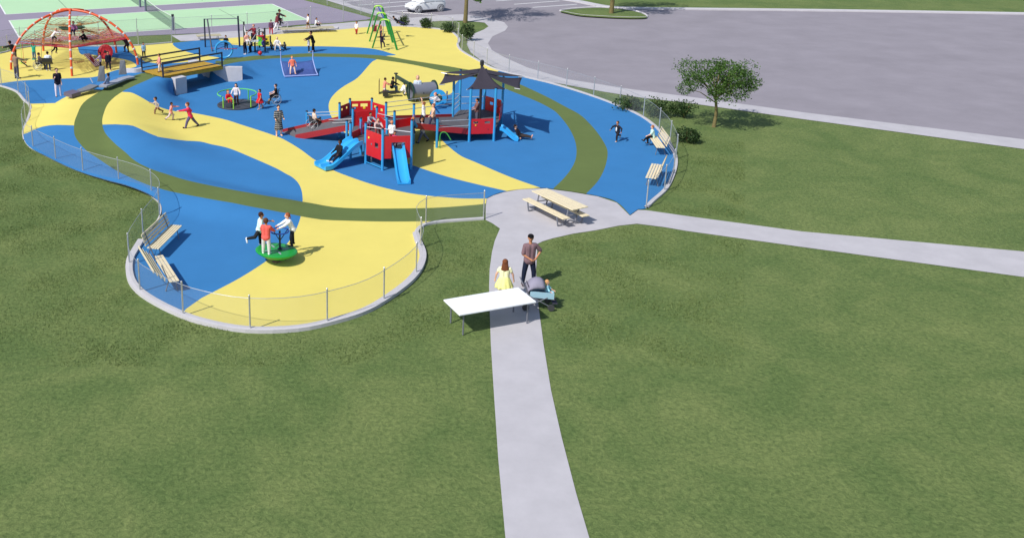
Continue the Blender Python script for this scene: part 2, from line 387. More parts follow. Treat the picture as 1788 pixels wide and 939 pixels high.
Y.append(W2([(383,70.7),(400,77.5),(419,80),(465,81.8),(540,81.8),(562,81.8),(608,83),(642,85),(664,88.6),(681,93.7),(691,97),(672,99),(655,106),(647,111.6),(624.8,136.3),(602.7,150),(589,160),(577,174),(574,190),(582,210),(609.5,239),(644,256),(682,275.4),(720.7,289.6),(780,309),(835,323),(886,334.6)])+W2([(905,345),(950,340),(943.5,328.6)],1)
 +W2([(943.5,328.6),(891,310),(830,284),(800,270),(767,240.5),(752,215),(752,195),(765,176),(789,163),(795,148),(811,135),(850,131),(872,124.5)])+W2([(890,118),(850,90),(830,60),(780,40),(700,30),(580,35),(383,60)],1))
O = []
O.append(W2([(262,128),(247,129),(230,134.6),(201,145),(174.5,160.5),(145.7,180.7),(134,203),(129.4,219),(131,239),(145,258),(173,279),(210,302.6),(247,319.5),(278,330),(321,340),(406,355),(472,368),(526,379),(600,386),(667,387.6),(752,387),(842,384)])+W2([(870,386),(870,352)],1)
 +W2([(844,357),(823.7,359),(756.6,363.7),(667,365),(600,363.7),(528.4,353),(450,340),(390,329),(330,316.4),(293,305.6),(262,295),(228.5,276),(197.6,248.5),(184,233.4),(179,219),(180,203),(190,180),(213,161.5),(230,153),(260,139.5),(285,134)]))
O.append(W2([(375,110),(393,104),(427,100.5),(465,98),(522.6,94.5),(582,94.5),(633,95.7),(672.5,98.5),(718.5,106.5),(773.5,115),(813.6,122),(850,128),(891,141),(947,166),(987,187),(1011,200),(1025,212),(1041.7,230.5),(1057,254),(1061,270),(1056,294),(1044,317),(1024,338.5)])+W2([(1010,350),(960,345)],1)
 +W2([(967,329),(988,308),(1002,287),(1006.5,268),(1004,247),(992.5,223),(974,200),(960.7,190),(934,176.5),(888.5,158.4),(850,142),(800,129),(768,124),(718.5,113.4),(662,105),(633,102),(582,100.5),(522.6,101),(465,104),(427,108),(393,114),(385,116)]))
verts = []; edges = []
def addloop(pts, closed=True):
    o = len(verts); n = len(pts)
    for p in pts: verts.append(Vector((p[0], p[1])))
    for i in range(n if closed else n-1): edges.append((o+i, o+(i+1) % n))
outer2 = [(p.x, p.y) for p in outer]
addloop(outer2)
for pl in Y+O: addloop(pl)
for off in (.0, .14):
    addloop([(p.x-off*.5, p.y) for p in WL[:3]], False)
    addloop([(p.x, p.y+off) for p in WR], False)
gx = G(20,180).x
x = -26.
while x < 1:
    y = 24.
    while y < 62:
        if max(hgt(x, y), hgt(x+.5, y), hgt(x-.5, y), hgt(x, y+.5), hgt(x, y-.5)) > .004: verts.append(Vector((x+random.uniform(-.03,.03), y+random.uniform(-.03,.03))))
        y += .34
    x += .34
for i in range(60):
    for j in range(50):
        x, y = _S.x-4.2+i*.09, _S.y-2.6+j*.09
        verts.append(Vector((x+random.uniform(-.01,.01), y+random.uniform(-.01,.01))))
r = delaunay_2d_cdt(verts, edges, [], 0, 1e-4)
vs = [Vector((p.x, p.y, .03+hgt(p.x, p.y))) for p in r[0]]
mb = MB(); mb.v = vs
for f in r[2]:
    a, b, c = [r[0][i] for i in f[:3]]; ce = ((a.x+b.x+c.x)/3, (a.y+b.y+c.y)/3)
    if not inside(ce, outer2): continue
    k = 0
    if any(inside(ce, o) for o in O): k = 2
    elif any(inside(ce, o) for o in Y): k = 1
    if (b-a).cross(c-a) < 0: f = f[::-1]
    mb.f.append(tuple(f)); mb.m.append(k)
ps = tag(mb.build('play_surface_ground', [BLUE, YEL, OLV]), kind='structure')
for p in ps.data.polygons: p.use_smooth = True
# ============================================================ fences and kerbs
def along(pts, step):
    out = [pts[0]]; acc = 0
    for a, b in zip(pts, pts[1:]):
        L = (b-a).length; t = step-acc
        while t <= L and L > 0: out.append(a.lerp(b, t/L)); t += step
        acc = (acc+L) % step if L else acc
        acc = L-(t-step) if L >= step-acc or t-step > 0 else acc
    return out
def resample(pts, step):
    d = [0]
    for a, b in zip(pts, pts[1:]): d.append(d[-1]+(b-a).length)
    n = max(1, round(d[-1]/step)); out = []; j = 0
    for i in range(n+1):
        s_ = d[-1]*i/n
        while j < len(d)-2 and d[j+1] < s_: j += 1
        t = (s_-d[j])/max(1e-6, d[j+1]-d[j]); out.append(pts[j].lerp(pts[j+1], min(1, t)))
    return out
def fence(px, label, h=1.1, step=2.45, offs=0., z0=.03, pr=.026, grp='chain link fences round the play area and courts'):
    line = cr([Vector((p.x, p.y, 0)) for p in [G(u, v) for u, v in px]], 5)
    fine = resample(line, .5); ps_ = resample(line, step)
    t = thing('chain_link_fence', label, 'fence', (ps_[0].x, ps_[0].y, 0), grp)
    mb = MB(); mb.strip([[p+Vector((0,0,z0+.03)), p+Vector((0,0,h))] for p in fine]); mb.build('mesh', FENM, t)
    mb = MB(); mb.tube([p+Vector((0,0,h)) for p in fine], .009, 6); mb.build('top_rail', STEEL, t)
    for p in ps_:
        mb = MB(); mb.tube([p, p+Vector((0,0,h+.08))], pr, 8); mb.ball(p+Vector((0,0,h+.09)), pr*1.25, 8); mb.build('post', STEEL, t)
    return t
FL = [(-90,136),(-30,144),(0,151),(17,156),(30.7,162.5),(42,176),(51,183.5),(53,196),(47,214),(41,230),(43,246),(52.5,258),(74,270),(102,284),(133,298),(185,315),(219,324),(253,336.5),(276,353),(281,368),(275,385),(262,402),(247,422),(236,440),(227.5,456),(226,477),(233.6,499),(256,520),(300,544),(350,563),(430,578),(520,576),(590,561),(640,544),(679,521),(712,496),(730,475),(738,455),(737,440),(730,424),(726,410),(730,402),(739,395),(753,391),(775,388),(800,386),(844,383)]
fence(FL, 'chain link fence winding between lawn and play area, round the yellow lobe')
FR = [(1128,364),(1140,352),(1163.6,330),(1177,301),(1180,280),(1174,262),(1158,236),(1121,205),(1067,181),(1014,162),(960.7,146),(915,135),(862,121),(835,107),(807,91),(799,80),(802,71),(794,61),(780,54),(736,48.5),(693,46),(650,47)]
fence(FR, 'chain link fence curving along the right side of the play area towards the road')
fence([(-150,122),(-60,101),(0,94),(34,85),(73,81),(136,81),(220,81),(300,75)], 'low chain link fence behind the orange climbing dome')
fence([(-90,104),(10,86),(28,83),(100,76),(184,69),(265,64),(340,60.5),(400,56.5),(461,52),(519,45),(565,41.5),(612,38),(652,34),(620,22.5),(589,15),(550,4),(520,-4)], 'taller dark-posted fence at the edge of the tennis court pad', 1.35, 2.9)
fence([(555,-4),(610,9),(650,20),(680,27)], 'short fence beside the grass strip near the parking bays', 1.2, 2.5)
def kerb(px, name, wd, hh, zin=0.):
    line = cr([Vector((p.x, p.y, 0)) for p in [G(u, v) for u, v in px]], 4)
    mb = MB(); rows = []
    for i, p in enumerate(line):
        a = line[max(0, i-1)]; b = line[min(len(line)-1, i+1)]; d = (b-a).normalized(); n = Vector((-d.y, d.x, 0))
        rows.append([p+n*wd/2+Vector((0,0,-.02)), p+n*wd/2+Vector((0,0,hh)), p-n*wd/2+Vector((0,0,hh)), p-n*wd/2+Vector((0,0,-.02))])
    mb.strip(rows)
    return tag(mb.build(name, CONC2), kind='structure')
kerb(FL[:11], 'path_kerb', .13, .07); kerb(FL[10:22], 'path_kerb', .05, .035); kerb(FL[22:41], 'path_kerb', .24, .12); kerb(FL[40:], 'path_kerb', .14, .08)
kerb(FR, 'path_kerb', .16, .08); kerb([(-150,122),(-60,101),(0,94),(34,85),(73,81),(136,81),(220,81),(300,75)], 'path_kerb', .12, .07)
# ============================================================ bridge
WOODY = mat('ochre boards', srgb(176,140,40), .7, .2, 5, bump=.3)
def up(p, z): return Vector((p.x, p.y, z))
A, B, C_, D = G(285,134.5,1.13), G(388,115.5,1.0), G(349,107,1.0), G(248,124.5,1.13)
br = thing('foot_bridge', 'yellow decked footbridge with dark navy railings over the underpass', 'bridge', up((A+C_)/2, 0))
mb = MB()
n = 24
for i in range(n):
    t0, t1 = i/n, (i+.9)/n
    mb.slab([A.lerp(B,t0)+Vector((0,0,.03)), A.lerp(B,t1)+Vector((0,0,.03)), D.lerp(C_,t1)+Vector((0,0,.03)), D.lerp(C_,t0)+Vector((0,0,.03))], .05)
mb.build('deck', WOODY, br)
mb = MB()
for a, b in ((A,B),(D,C_),(A.lerp(D,.5),B.lerp(C_,.5))): mb.bar(a-Vector((0,0,.11)), b-Vector((0,0,.11)), .12, .18)
mb.build('girders', WOODY, br)
for a, b in ((A,B),(D,C_)):
    mb = MB()
    for hz, w_ in ((.82,.09),(.5,.05),(.2,.05)): mb.bar(a+Vector((0,0,hz)), b+Vector((0,0,hz)), .05, w_)
    rl = mb.build('railing', NAVY, br)
    for p in (a, b): mb = MB(); mb.box(p+Vector((0,0,.38)), (.09,.09,.98)); mb.build('post', NAVY, rl)
def wall(line, zt, th, label, off):
    t = thing('abutment_wall', label, 'wall', up(line[-1],0), 'concrete walls of the underpass'); L = cr(line, 5)
    mb = MB(); rows = []
    for i, p in enumerate(L):
        a = L[max(0, i-1)]; b = L[min(len(L)-1, i+1)]; d = (b-a).normalized(); nn = Vector((-d.y, d.x, 0))
        z = zt[0]+(zt[1]-zt[0])*i/(len(L)-1)
        q0, q1 = p+nn*off, p+nn*(off+th)
        rows.append([up(q0,0), up(q0,z), up(q1,z), up(q1,0), up(q0,0)])
    mb.strip(rows)
    for r_ in (rows[0], rows[-1]): mb.add(r_[:4], [(0,1,2,3)])
    o = mb.build('wall_body', CONC2, t, bevel=.015)
    return t
wall([_S+_dd*1.3, _S+_dd*.6, _S+Vector((.02,0,0))], (1.08,1.02), .8, 'broad concrete abutment under the left end of the footbridge', -.8)
wall([G(330,128),G(352,137),G(371,142.5)], (1.0,.97), .3, 'shaded concrete wall leading in under the footbridge deck', -.02)
wall([G(371.3,142.5),G(398,143.6),G(423.5,143.5)], (.97,.93), .3, 'light concrete wall right of the footbridge, facing the viewer', 0)
# ============================================================ shared equipment materials
LBLUE = mat('light blue steel', srgb(54,150,206), .35, .05, 5)
SLIDE = mat('sky blue plastic', srgb(52,160,224), .28, .03, 2)
RED = mat('red panel', srgb(196,30,38), .42, .05, 3)
GREY = mat('grey deck rubber', srgb(88,86,92), .8, .1, 4)
ORNG = mat('orange steel', srgb(214,84,38), .38, .06, 5)
LIME = mat('lime steel', srgb(96,196,108), .35, .05, 5)
GREEN = mat('green steel', srgb(24,128,50), .38, .07, 5)
YGRN = mat('yellow green steel', srgb(150,206,60), .4, .05, 5)
CREAM = mat('cream slats', srgb(218,204,172), .6, .08, 7, bump=.15)
ROPE = mat('tan rope', srgb(170,130,80), .8, .1, 6)
RROPE = mat('red rope', srgb(176,40,60), .7, .12, 6)
RAIL = mat('light rail', (.62,.62,.64), .35, .05, 5, metal=.3)
DGRN = mat('dark green panel', srgb(22,54,46), .45, .15, 5)
MGREY = mat('mid grey steel', srgb(110,112,122), .5, .1, 5)
YPL = mat('yellow plastic', srgb(238,206,60), .4, .05, 5)
def post(parent, u, v, h, r=.062, m=None, z=0.03, name='post', cap=True):
    p = G(u, v, z); mb = MB(); mb.tube([p, p+Vector((0,0,h))], r, 12)
    o = mb.build(name, m or LBLUE, parent, smooth=True)
    if cap:
        mb = MB(); mb.lathe(p+Vector((0,0,h)), [(r*1.1,0),(r*1.1,.03),(r*.6,.06)], 10); mb.build('post_cap', NAVY, o)
    return p
def panel(parent, a, b, z0, z1, holes=(), m=None, th=.03, name='panel', spots=()):
    """upright board from a to b with rectangular openings (s0,s1,t0,t1) as fractions"""
    a, b = up(a,0), up(b,0); L = (b-a).length; d = (b-a)/L
    mb = MB(); ss_ = sorted({0,1,*[h[0] for h in holes],*[h[1] for h in holes]}); ts = sorted({0,1,*[h[2] for h in holes],*[h[3] for h in holes]})
    for s0, s1 in zip(ss_, ss_[1:]):
        for t0, t1 in zip(ts, ts[1:]):
            cs, ct = (s0+s1)/2, (t0+t1)/2
            if any(h[0] < cs < h[1] and h[2] < ct < h[3] for h in holes): continue
            c = a+d*L*cs; M = Matrix((d, Vector((-d.y,d.x,0)), Vector((0,0,1)))).transposed()
            mb.box((c.x, c.y, z0+(z1-z0)*ct), (L*(s1-s0), th, (z1-z0)*(t1-t0)), mtx=M)
    o = mb.build(name, m or RED, parent)
    for (s, t, r_, mm) in spots:
        c = a+d*L*s; M = Matrix((d, Vector((-d.y,d.x,0)), Vector((0,0,1)))).transposed()
        q = MB(); q.box((c.x, c.y, z0+(z1-z0)*t), (r_*2, th+.03, r_*2), mtx=M); q.build('motif', mm, o, bevel=.01)
    return o
def railing(parent, a, b, zs, m=None, r=.018, name='handrail'):
    mb = MB()
    for z in zs: mb.tube([a+Vector((0,0,z)), b+Vector((0,0,z))], r, 8)
    return mb.build(name, m or RAIL, parent)
def slide(parent, top, bot, wd, side=.14, lanes=1, name='slide', run=.22, flat=.16):
    """U-shaped chute from top to bottom (3d points) with an easing curve"""
    d = up(bot-top, 0); L = d.length; d = d/L; nn = Vector((-d.y, d.x, 0)); rows = []; N = 18; th = .03
    prof = []
    cols = []
    for k in range(lanes):
        a = -wd/2+wd*k/lanes; b = -wd/2+wd*(k+1)/lanes
        cols += [(a, side), (a+.06, side*.96), (a+.11, .03), (a+.16, 0), (b-.16, 0), (b-.11, .03), (b-.06, side*.96)]
    cols.append((wd/2, side)); cols += [(wd/2+.0, -.05), (-wd/2, -.05), (-wd/2, side)]
    for i in range(N+1):
        t = i/N
        if t < .08: z = top.z
        elif t > 1-flat: z = bot.z+.0
        else:
            q = (t-.08)/(1-flat-.08); e = q*q*(3-2*q)*.45+q*.55; z = top.z+(bot.z-top.z)*e
        p = top+d*L*t; p.z = z; rows.append([p+nn*c+Vector((0,0,hh)) for c, hh in cols])
    mb = MB(); mb.strip(rows); mb.add(rows[0][:-1], [tuple(range(len(cols)-1))]); mb.add(rows[-1][:-1], [tuple(range(len(cols)-1))[::-1]])
    return mb.build(name, SLIDE, parent, smooth=True)
# ============================================================ main play structure
ms = thing('play_structure', 'large red and light blue play structure with ramps, slides and shade sails', 'play structure', G(700,250))
PT = {}
for k, u, v, h in [(1,536,219,.74),(2,559,232.5,.78),(3,593,240,1.75),(4,611,232,1.75),(5,616,254,1.85),(6,649,231,1.75),(7,673.5,239,1.75),(8,657.5,250,1.8),
                   (9,605.5,273,1.72),(10,612,278,1.74),(11,630,269,1.74),(12,638.4,285.5,1.92),(13,667.7,297.5,1.92),(14,675,268,1.78),(15,688,258,1.8),(16,717.7,296,2.3),(17,721.5,252,2.0),(18,762.5,258,1.45)]:
    PT[k] = post(ms, u, v, h)
for k, u, v in [('a',790,221),('b',801.6,209),('d',845,208),('f',875.5,217),('e',862,246.5),('c',819,247.5)]: PT[k] = post(ms, u, v, 2.68, .065)
# decks
DZ = 1.0; CZ = .56
F_ = [up(PT[k], DZ) for k in (10,12,13,16,17,15)]+[up(PT[8],DZ), up(PT[5],DZ)]
mb = MB(); mb.slab(F_, .08); mb.slab([up(PT[k],DZ-.004) for k in (3,4,6,7,8,5)], .08); mb.slab([up(PT[k],DZ-.007) for k in (7,8,15,17)], .08); mb.build('deck', GREY, ms)
mb = MB(); mb.slab([up(PT[k],CZ) for k in 'abdfec'], .08); mb.build('deck', GREY, ms)
def ramp(a, b, c, d, kerbz=.14, name='ramp'):
    """a-b low/near edge to high, d-c far edge"""
    mb = MB(); mb.slab([a, b, c, d], .06); o = mb.build(name, GREY, ms)
    for p, q in ((a,b),(d,c)):
        m2 = MB(); m2.add([p-Vector((0,0,.16)), q-Vector((0,0,.16)), q+Vector((0,0,kerbz)), p+Vector((0,0,kerbz))], [(0,1,2,3)])
        m2.build('skirt', mat('dull red skirt', srgb(156,32,38), .5, .06, 3), o, solid=.03)
    return o
r0a, r0d = G(516,240,.04), G(493,230.5,.04)
mid = .42
Rm_n = G(560,226.5,.40); Rm_f = G(539,216.5,.40)
ramp(r0a, up(PT[5],DZ-.02), up(PT[3],DZ-.02), r0d)
ramp(up(PT[17],DZ-.02)+Vector((0,0,0)), up(PT['c'],CZ), up(PT['a'],CZ), up(PT[7],DZ-.02))
# panels of the curved hub
S4 = ((.15,.3,.62,.8),(.6,.75,.62,.8))
panel(ms, PT[3], PT[4], DZ-.05, DZ+.62, S4, mat('dark red panel', srgb(150,20,32), .45, .05, 3))
panel(ms, PT[4], PT[6], DZ-.05, DZ+.68, ((.1,.36,.62,.8),(.48,.8,.6,.82)), spots=((.22,.5,.05,LBLUE),(.65,.52,.06,YPL)))
panel(ms, PT[6], PT[7], DZ-.05, DZ+.62, ((.15,.35,.62,.8),(.6,.78,.5,.7)))
panel(ms, PT[5], PT[8], DZ-.1, DZ+.72, ((.25,.4,.45,.6),))
panel(ms, PT[11], PT[8], DZ-.2, DZ+.3, ((.3,.5,.4,.6),))
panel(ms, PT[8], PT[14], DZ-.1, DZ+.55, ())
panel(ms, PT[12], PT[13], DZ-.52, DZ+.66, ((.55,.75,.42,.62),), spots=((.2,.72,.045,YPL),(.36,.5,.04,MGREY)))
pa = PT[13].lerp(PT[16], .25); pb = PT[13].lerp(PT[16], .72)
panel(ms, PT[13], PT[16], DZ-.42, DZ+.62, ((.3,.78,0,.72),)) 
panel(ms, PT[16], PT[17], DZ-.1, DZ+.55, ((.3,.6,.35,.7),))
panel(ms, PT[17], PT[15], DZ-.1, DZ+.4, ())
panel(ms, PT[10], PT[11], DZ+.0, DZ+.3, ())
panel(ms, PT['c'], PT['e'], CZ-.14, CZ+.62, ((.14,.34,.68,.84),(.6,.82,.68,.84)), spots=((.24,.58,.03,YPL),(.75,.3,.02,DARK)))
panel(ms, PT['d'], PT['f'], CZ-.05, CZ+.75, ((.3,.5,.5,.7),), spots=((.7,.5,.05,LBLUE),))
panel(ms, PT['f'], PT['f'].lerp(PT['e'],.35), CZ-.05, CZ+.62, ())
# rails
z0 = Vector((0,0,0))
for p, q, za, zb, hs in ((PT[1],PT[3],.35,DZ,(.2,.36)),(PT[2],PT[5],.35,DZ,(.2,.36)),(PT[7],PT['b'],DZ,CZ+.1,(.3,.55,.8)),(PT['b'],PT['a'],CZ,CZ,(.3,.55,.85)),(PT[8],PT[15],DZ,DZ,(.3,.55)),(PT[12],PT[16],DZ,DZ,(.78,)),(PT[18],PT['c'],.75,CZ,(.3,.6)),(PT['d'],PT['b'],CZ,CZ,(.35,.7))):
    railing(ms, up(p,za), up(q,zb), hs)
# diagonal climbing brace and vertical bars near post 18
mb = MB(); a = PT[18]+Vector((.15,-.1,0)); mb.tube(cr([a+Vector((0,0,0)), a+Vector((0,0,.7)), a+Vector((.25,-.05,.8)), a+Vector((.5,-.1,.45))],5), .025, 8); mb.build('climbing_pole', mat('pole green', srgb(60,150,70), .4), ms)
mb = MB(); mb.tube([up(PT[12],.12), up(PT[12],.12)+(PT[13]-PT[12])*1.0], .02, 8); mb.build('cross_bar', LBLUE, ms)
mb = MB()
for k in range(6):
    p = PT[11].lerp(PT[10], .2)+Vector((.1*k,.05*k,0)); mb.tube([up(p,DZ), up(p,DZ+.6+.05*math.sin(k))], .015, 6)
mb.build('bars', mat('magenta bars', srgb(170,40,90), .5), ms)
# tray, steps under the front deck (counter and stool)
p = (PT[12]+PT[13])/2+Vector((-.1,.8,0)); mb = MB(); mb.box(up(p,.38), (.9,.4,.05)); mb.tube([up(p,.03), up(p,.38)], .04, 8); mb.build('counter', mat('pale counter', srgb(196,190,180), .5), ms)
# slides
slide(ms, G(624,246.5,1.02), G(558.5,291.5,.13), 1.0, .14, 2, 'double_slide')
slide(ms, G(694,256,1.03), G(706,320,.1), .56, .16, 1, 'slide', flat=.12)
sc_t, sc_b = G(874,224,CZ+.02), G(906,243,.1)
slide(ms, sc_t, sc_b, .52, .13, 1, 'slide')
mb = MB(); mb.bar(G(684,257,1.03), G(704,258,1.03), .22, .1); mb.build('slide_hood', DARK, ms)
# shade sails
SAIL = mat('sail fabric', srgb(58,54,64), .8, .04, 3, spec=.2)
cc = up((PT['c']+PT['e']+PT['a']+PT['f'])/4, 0); apex = up(cc, 3.62)
mb = MB(); mb.tube([up(cc,CZ), up(cc,3.75)], .07, 10); mast = mb.build('mast', mat('dark mast', srgb(40,40,48), .4), ms)
mb = MB(); mb.lathe(up(cc,3.55), [(.10,0),(.10,.2),(.05,.26)], 12); mb.build('mast_cap', DARK, mast)
for az, rad, wz in ((-88,1.75,2.66),(-12,2.35,2.72),(46,2.3,2.85),(116,2.2,2.9),(168,2.35,2.74)):
    ends = [up(cc,0)+Vector((math.cos(R(az+s)), math.sin(R(az+s)), 0))*rad+Vector((0,0,wz)) for s in (-33,33)]
    N = 14; rows = []
    for i in range(N+1):
        t = i/N; row = []
        for j in range(9):
            s = j/8; e = ends[0].lerp(ends[1], s); 
            pinch = (abs(2*s-1))*.2*4*t*(1-t)*.5
            se = s+(0.5-s)*pinch*1.6
            e2 = ends[0].lerp(ends[1], se); ap = apex+Vector((0,0,-.05 if az == -88 else -.42)); p = ap.lerp(e2, t)
            p.z -= .13*math.sin(math.pi*t)*(1-.25*abs(2*s-1)); 
            ed = 4*s*(1-s)*.28*max(0,(t-.55)/.45); p += (up(cc,p.z)-p)*ed*.1
            row.append(p)
        rows.append(row)
    mb = MB(); mb.strip(rows); sl = mb.build('shade_sail', SAIL, ms, smooth=True, solid=.012)
    for e in ends:
        mb = MB(); mb.tube([e, e.lerp(up(cc,wz-.1), .14)], .02, 6); mb.build('corner_fitting', RAIL, sl)
mb = MB()
for k in 'abdfec':
    mb.tube([up(PT[k],2.66), up(PT[k],2.66).lerp(up(cc,3.0),.98)], .035, 8)
mb.build('roof_frame', mat('dark mast', srgb(40,40,48), .4), ms)
# ============================================================ orange climbing dome
dc = G(130,108); feet = [G(19.6,122.5), G(126,134), G(241,114), G(203.6,93.5), G(76,89.8)]
dm = thing('climbing_dome', 'orange arched climbing dome with rope nets over yellow rubber', 'climbing dome', dc)
DH = 3.5; ap = up(dc, DH)
def arc(f, t, rr=.068):
    """point on the arch at parameter t, 0 foot .. 1 apex"""
    a = t*math.pi/2; return up(f.lerp(dc, 1-math.cos(a)), DH*math.sin(a))
for f in feet:
    mb = MB(); mb.tube([arc(f, i/16) for i in range(17)], .075, 10); a_ = mb.build('arch', ORNG, dm, smooth=True)
    mb = MB()
    for i in range(1, 9): mb.ball(arc(f, i/10), .1, 8)
    mb.build('rope_clamps', mat('pale clamp', (.6,.56,.52), .5), a_)
mb = MB(); mb.lathe(up(dc,DH-.08), [(.14,0),(.18,.06),(.18,.12),(.1,.17)], 14); mb.build('crown_plate', ORNG, dm)
def ropenet(zc, levels, fr0, m, rs, sag=.2, r=.012, name='rope_net', seg=5):
    mb = MB(); ring = [arc(f, levels) for f in feet]; cen = up(dc, zc)
    n_ = len(ring); rad = []
    for i in range(n_):
        for k in range(seg):
            rad.append(ring[i].lerp(ring[(i+1) % n_], k/seg))
    for p in rad: mb.tube([cen.lerp(p, fr0), cen.lerp(p, .5*(1+fr0))-Vector((0,0,sag)), p], r, 4, caps=False)
    for q in rs:
        pts = [cen.lerp(p, q)-Vector((0,0,sag*math.sin(math.pi*min(1,(q-fr0)/(1-fr0))))) for p in rad]
        mb.tube(pts, r, 4, True)
    return mb.build(name, m, dm)
ropenet(2.25, .36, .22, ROPE, (.3,.38,.46,.54,.62,.7,.78,.86,.94,1), .25)
ropenet(1.15, .33, .3, RROPE, (.3,.37,.44,.51,.58,.65,.72,.79,.86,.93,1), .1, .013, 'red_net', 7)
ropenet(2.5, .62, .2, ROPE, (.3,.5,.7,.9), .1)
mb = MB(); mb.lathe(up(dc,2.28), [(.85,0),(.9,.05),(.85,.09),(.2,.1)], 6); mb.build('top_platform', mat('dark green platform', srgb(38,64,40), .7), dm)
for i, (f, g) in enumerate(((1,2),(2,3))):
    a, b = arc(feet[f], .33), arc(feet[g], .36); c = up(dc,1.35)
    mb = MB(); mb.strip([[a.lerp(b, s).lerp(c, t)-Vector((0,0,.18*math.sin(math.pi*t))) for s in [k/8 for k in range(9)]] for t in (0,.15,.3,.45,.6)])
    mm = MATS.get('redmesh')
    if not mm:
        mm = bpy.data.materials.new('red membrane'); mm.use_nodes = True; meshmat(mm, srgb(190,40,70), .55); MATS['redmesh'] = mm
    mb.build('membrane', mm, dm)
mb = MB(); q = G(184,91,.9); MT = (Matrix.Rotation(R(68),3,'X'))
mb.lathe(q, [(.16,-.06),(.36,-.09),(.5,-.05),(.5,.05),(.36,.09),(.16,.06)], 22, MT); mb.build('red_donut', mat('red pad', srgb(206,30,44), .5), dm)
mb = MB(); mb.tube([q+Vector((-.5,0,.4)), up(dc,1.7)+Vector((1.3,0,0))], .012, 5); mb.tube([q+Vector((.5,0,.4)), arc(feet[2],.4)], .012, 5); mb.tube([q+Vector((0,0,-.5)), up(q,.03)], .012, 5); mb.build('ropes', RROPE, dm)
mb = MB(); mb.ball(q, .12, 10); mb.build('donut_hub', DARK, dm)
# striped ramp
a, b, c, d = G(146,95,.8), G(156,93.5,.8), G(178,113,.1), G(166,116.5,.1)
SR = mat('dark red stripe', srgb(120,26,40), .6); SW = mat('white slat', srgb(215,205,200), .6)
mb = MB(); mb.slab([a,b,c,d], .03); rp = mb.build('striped_ramp', SR, dm)
for k in range(4):
    t0, t1 = k/4+.02, k/4+.13; mb = MB(); mb.slab([a.lerp(b,t0)+Vector((0,0,.02)), a.lerp(b,t1)+Vector((0,0,.02)), d.lerp(c,t1)+Vector((0,0,.02)), d.lerp(c,t0)+Vector((0,0,.02))], .02); mb.build('slat', SW, rp)
mb = MB()
for i in range(6):
    for j in range(5):
        p = G(126+i*4.2, 107-abs(i-2)*1.0+j*1.0, .15+j*.16); mb.ball(p, .02, 6)
        if i < 5: mb.tube([p, G(126+(i+1)*4.2, 107-abs(i-1)*1.0+j*1.0, .15+j*.16)], .012, 5)
        if j < 4: mb.tube([p, G(126+i*4.2, 107-abs(i-2)*1.0+(j+1)*1.0, .15+(j+1)*.16)], .012, 5)
mb.build('low_net', ROPE, dm)
# hammock seat, hanging ropes and pods
a, b = G(72,102,1.0), G(90,102,1.0)
mb = MB(); mb.strip([[p+Vector((0,0,.0)), p+Vector((0,.1,-.25)), p+Vector((0,.25,-.42))] for p in [a.lerp(b,k/6) for k in range(7)]]); hm = mb.build('hammock', NAVY, dm, solid=.04)
mb = MB()
for p in (a, b): mb.tube([p, p+Vector((0,.5,1.05))], .012, 5)
mb.build('ropes', NAVY, hm)
for u, v, z, m in ((39,111,.55,mat('lime pod', srgb(170,200,70), .5)),(42,110,.3,RED),(60,104,.5,mat('teal pod', srgb(50,160,140), .5))):
    p = G(u,v,z); mb = MB(); mb.tube([p, p+Vector((0,0,1.3))], .012, 5); mb.lathe(p, [(.02,-.02),(.16,0),(.16,.05),(.02,.07)], 12); mb.build('hanging_pod', m, dm)
# ============================================================ grey balance track with fins
bt = thing('balance_track', 'grey angled balance track with two upright fin boards', 'balance track', G(175,147))
SG = mat('slate board', srgb(112,116,124), .6, .1, 5)
def track(px, zt, wd, m, nm, th=.2):
    L0 = [P(u,v,o) for (u,v),o in zip(px, zt)]; L = [up(p,0) for p in L0]; zt = [p.z for p in L0]; mb = MB()
    for i in range(len(L)-1):
        za, zb = zt[i], zt[i+1]; a, b = L[i], L[i+1]; d = (b-a).normalized(); nn = Vector((-d.y,d.x,0))*wd
        mb.slab([up(a,za), up(b,zb), up(b+nn,zb), up(a+nn,za)], th)
    return mb.build(nm, m, bt)
track([(125,165),(141,160)], (.3,.3), .75, mat('dark mauve board', srgb(96,88,108), .6), 'low_board', .2)
track([(141,160),(158,155.5),(172,149)], (.3,.34,.36), .6, SG, 'slope_board', .1)
track([(172,150),(186,150),(206,143),(221,137),(236,134)], (.34,.34,.32,.28,.22), .5, mat('light slate board', srgb(150,154,168), .6), 'rail_board', .1)
for (u0,u1,ut0,ut1,vb,vt) in ((169.5,184,174,181.5,143,120),(207,221,210.5,218,131,109)):
    a = P((u0+u1)/2,vb,.3); zb = a.z; a, b = G(u0,vb,zb), G(u1,vb-.5,zb); Hh = (vb-vt)/27.6/.955
    c = a+Vector(((ut1-u0)/27.5,.05,Hh)); d = a+Vector(((ut0-u0)/27.5,.05,Hh))
    mb = MB(); nn = Vector((0,.09,0)); mb.add([a,b,c,d,a+nn,b+nn,c+nn,d+nn], [(0,1,2,3),(7,6,5,4),(0,4,5,1),(1,5,6,2),(2,6,7,3),(3,7,4,0)]); mb.build('fin', SG, bt, bevel=.02)
mb = MB(); p = G(162,145,.1); mb.bar(p, p+Vector((-.15,0,.35)), .05, .05); mb.build('prop', RAIL, bt)
_w = [P(219,120,.3),P(234,119.5,.3),P(247,119,.3)]
wall([up(p,0) for p in _w], (_w[0].z,_w[-1].z), .2, 'pale concrete edge between the footbridge and the grey track', 0)
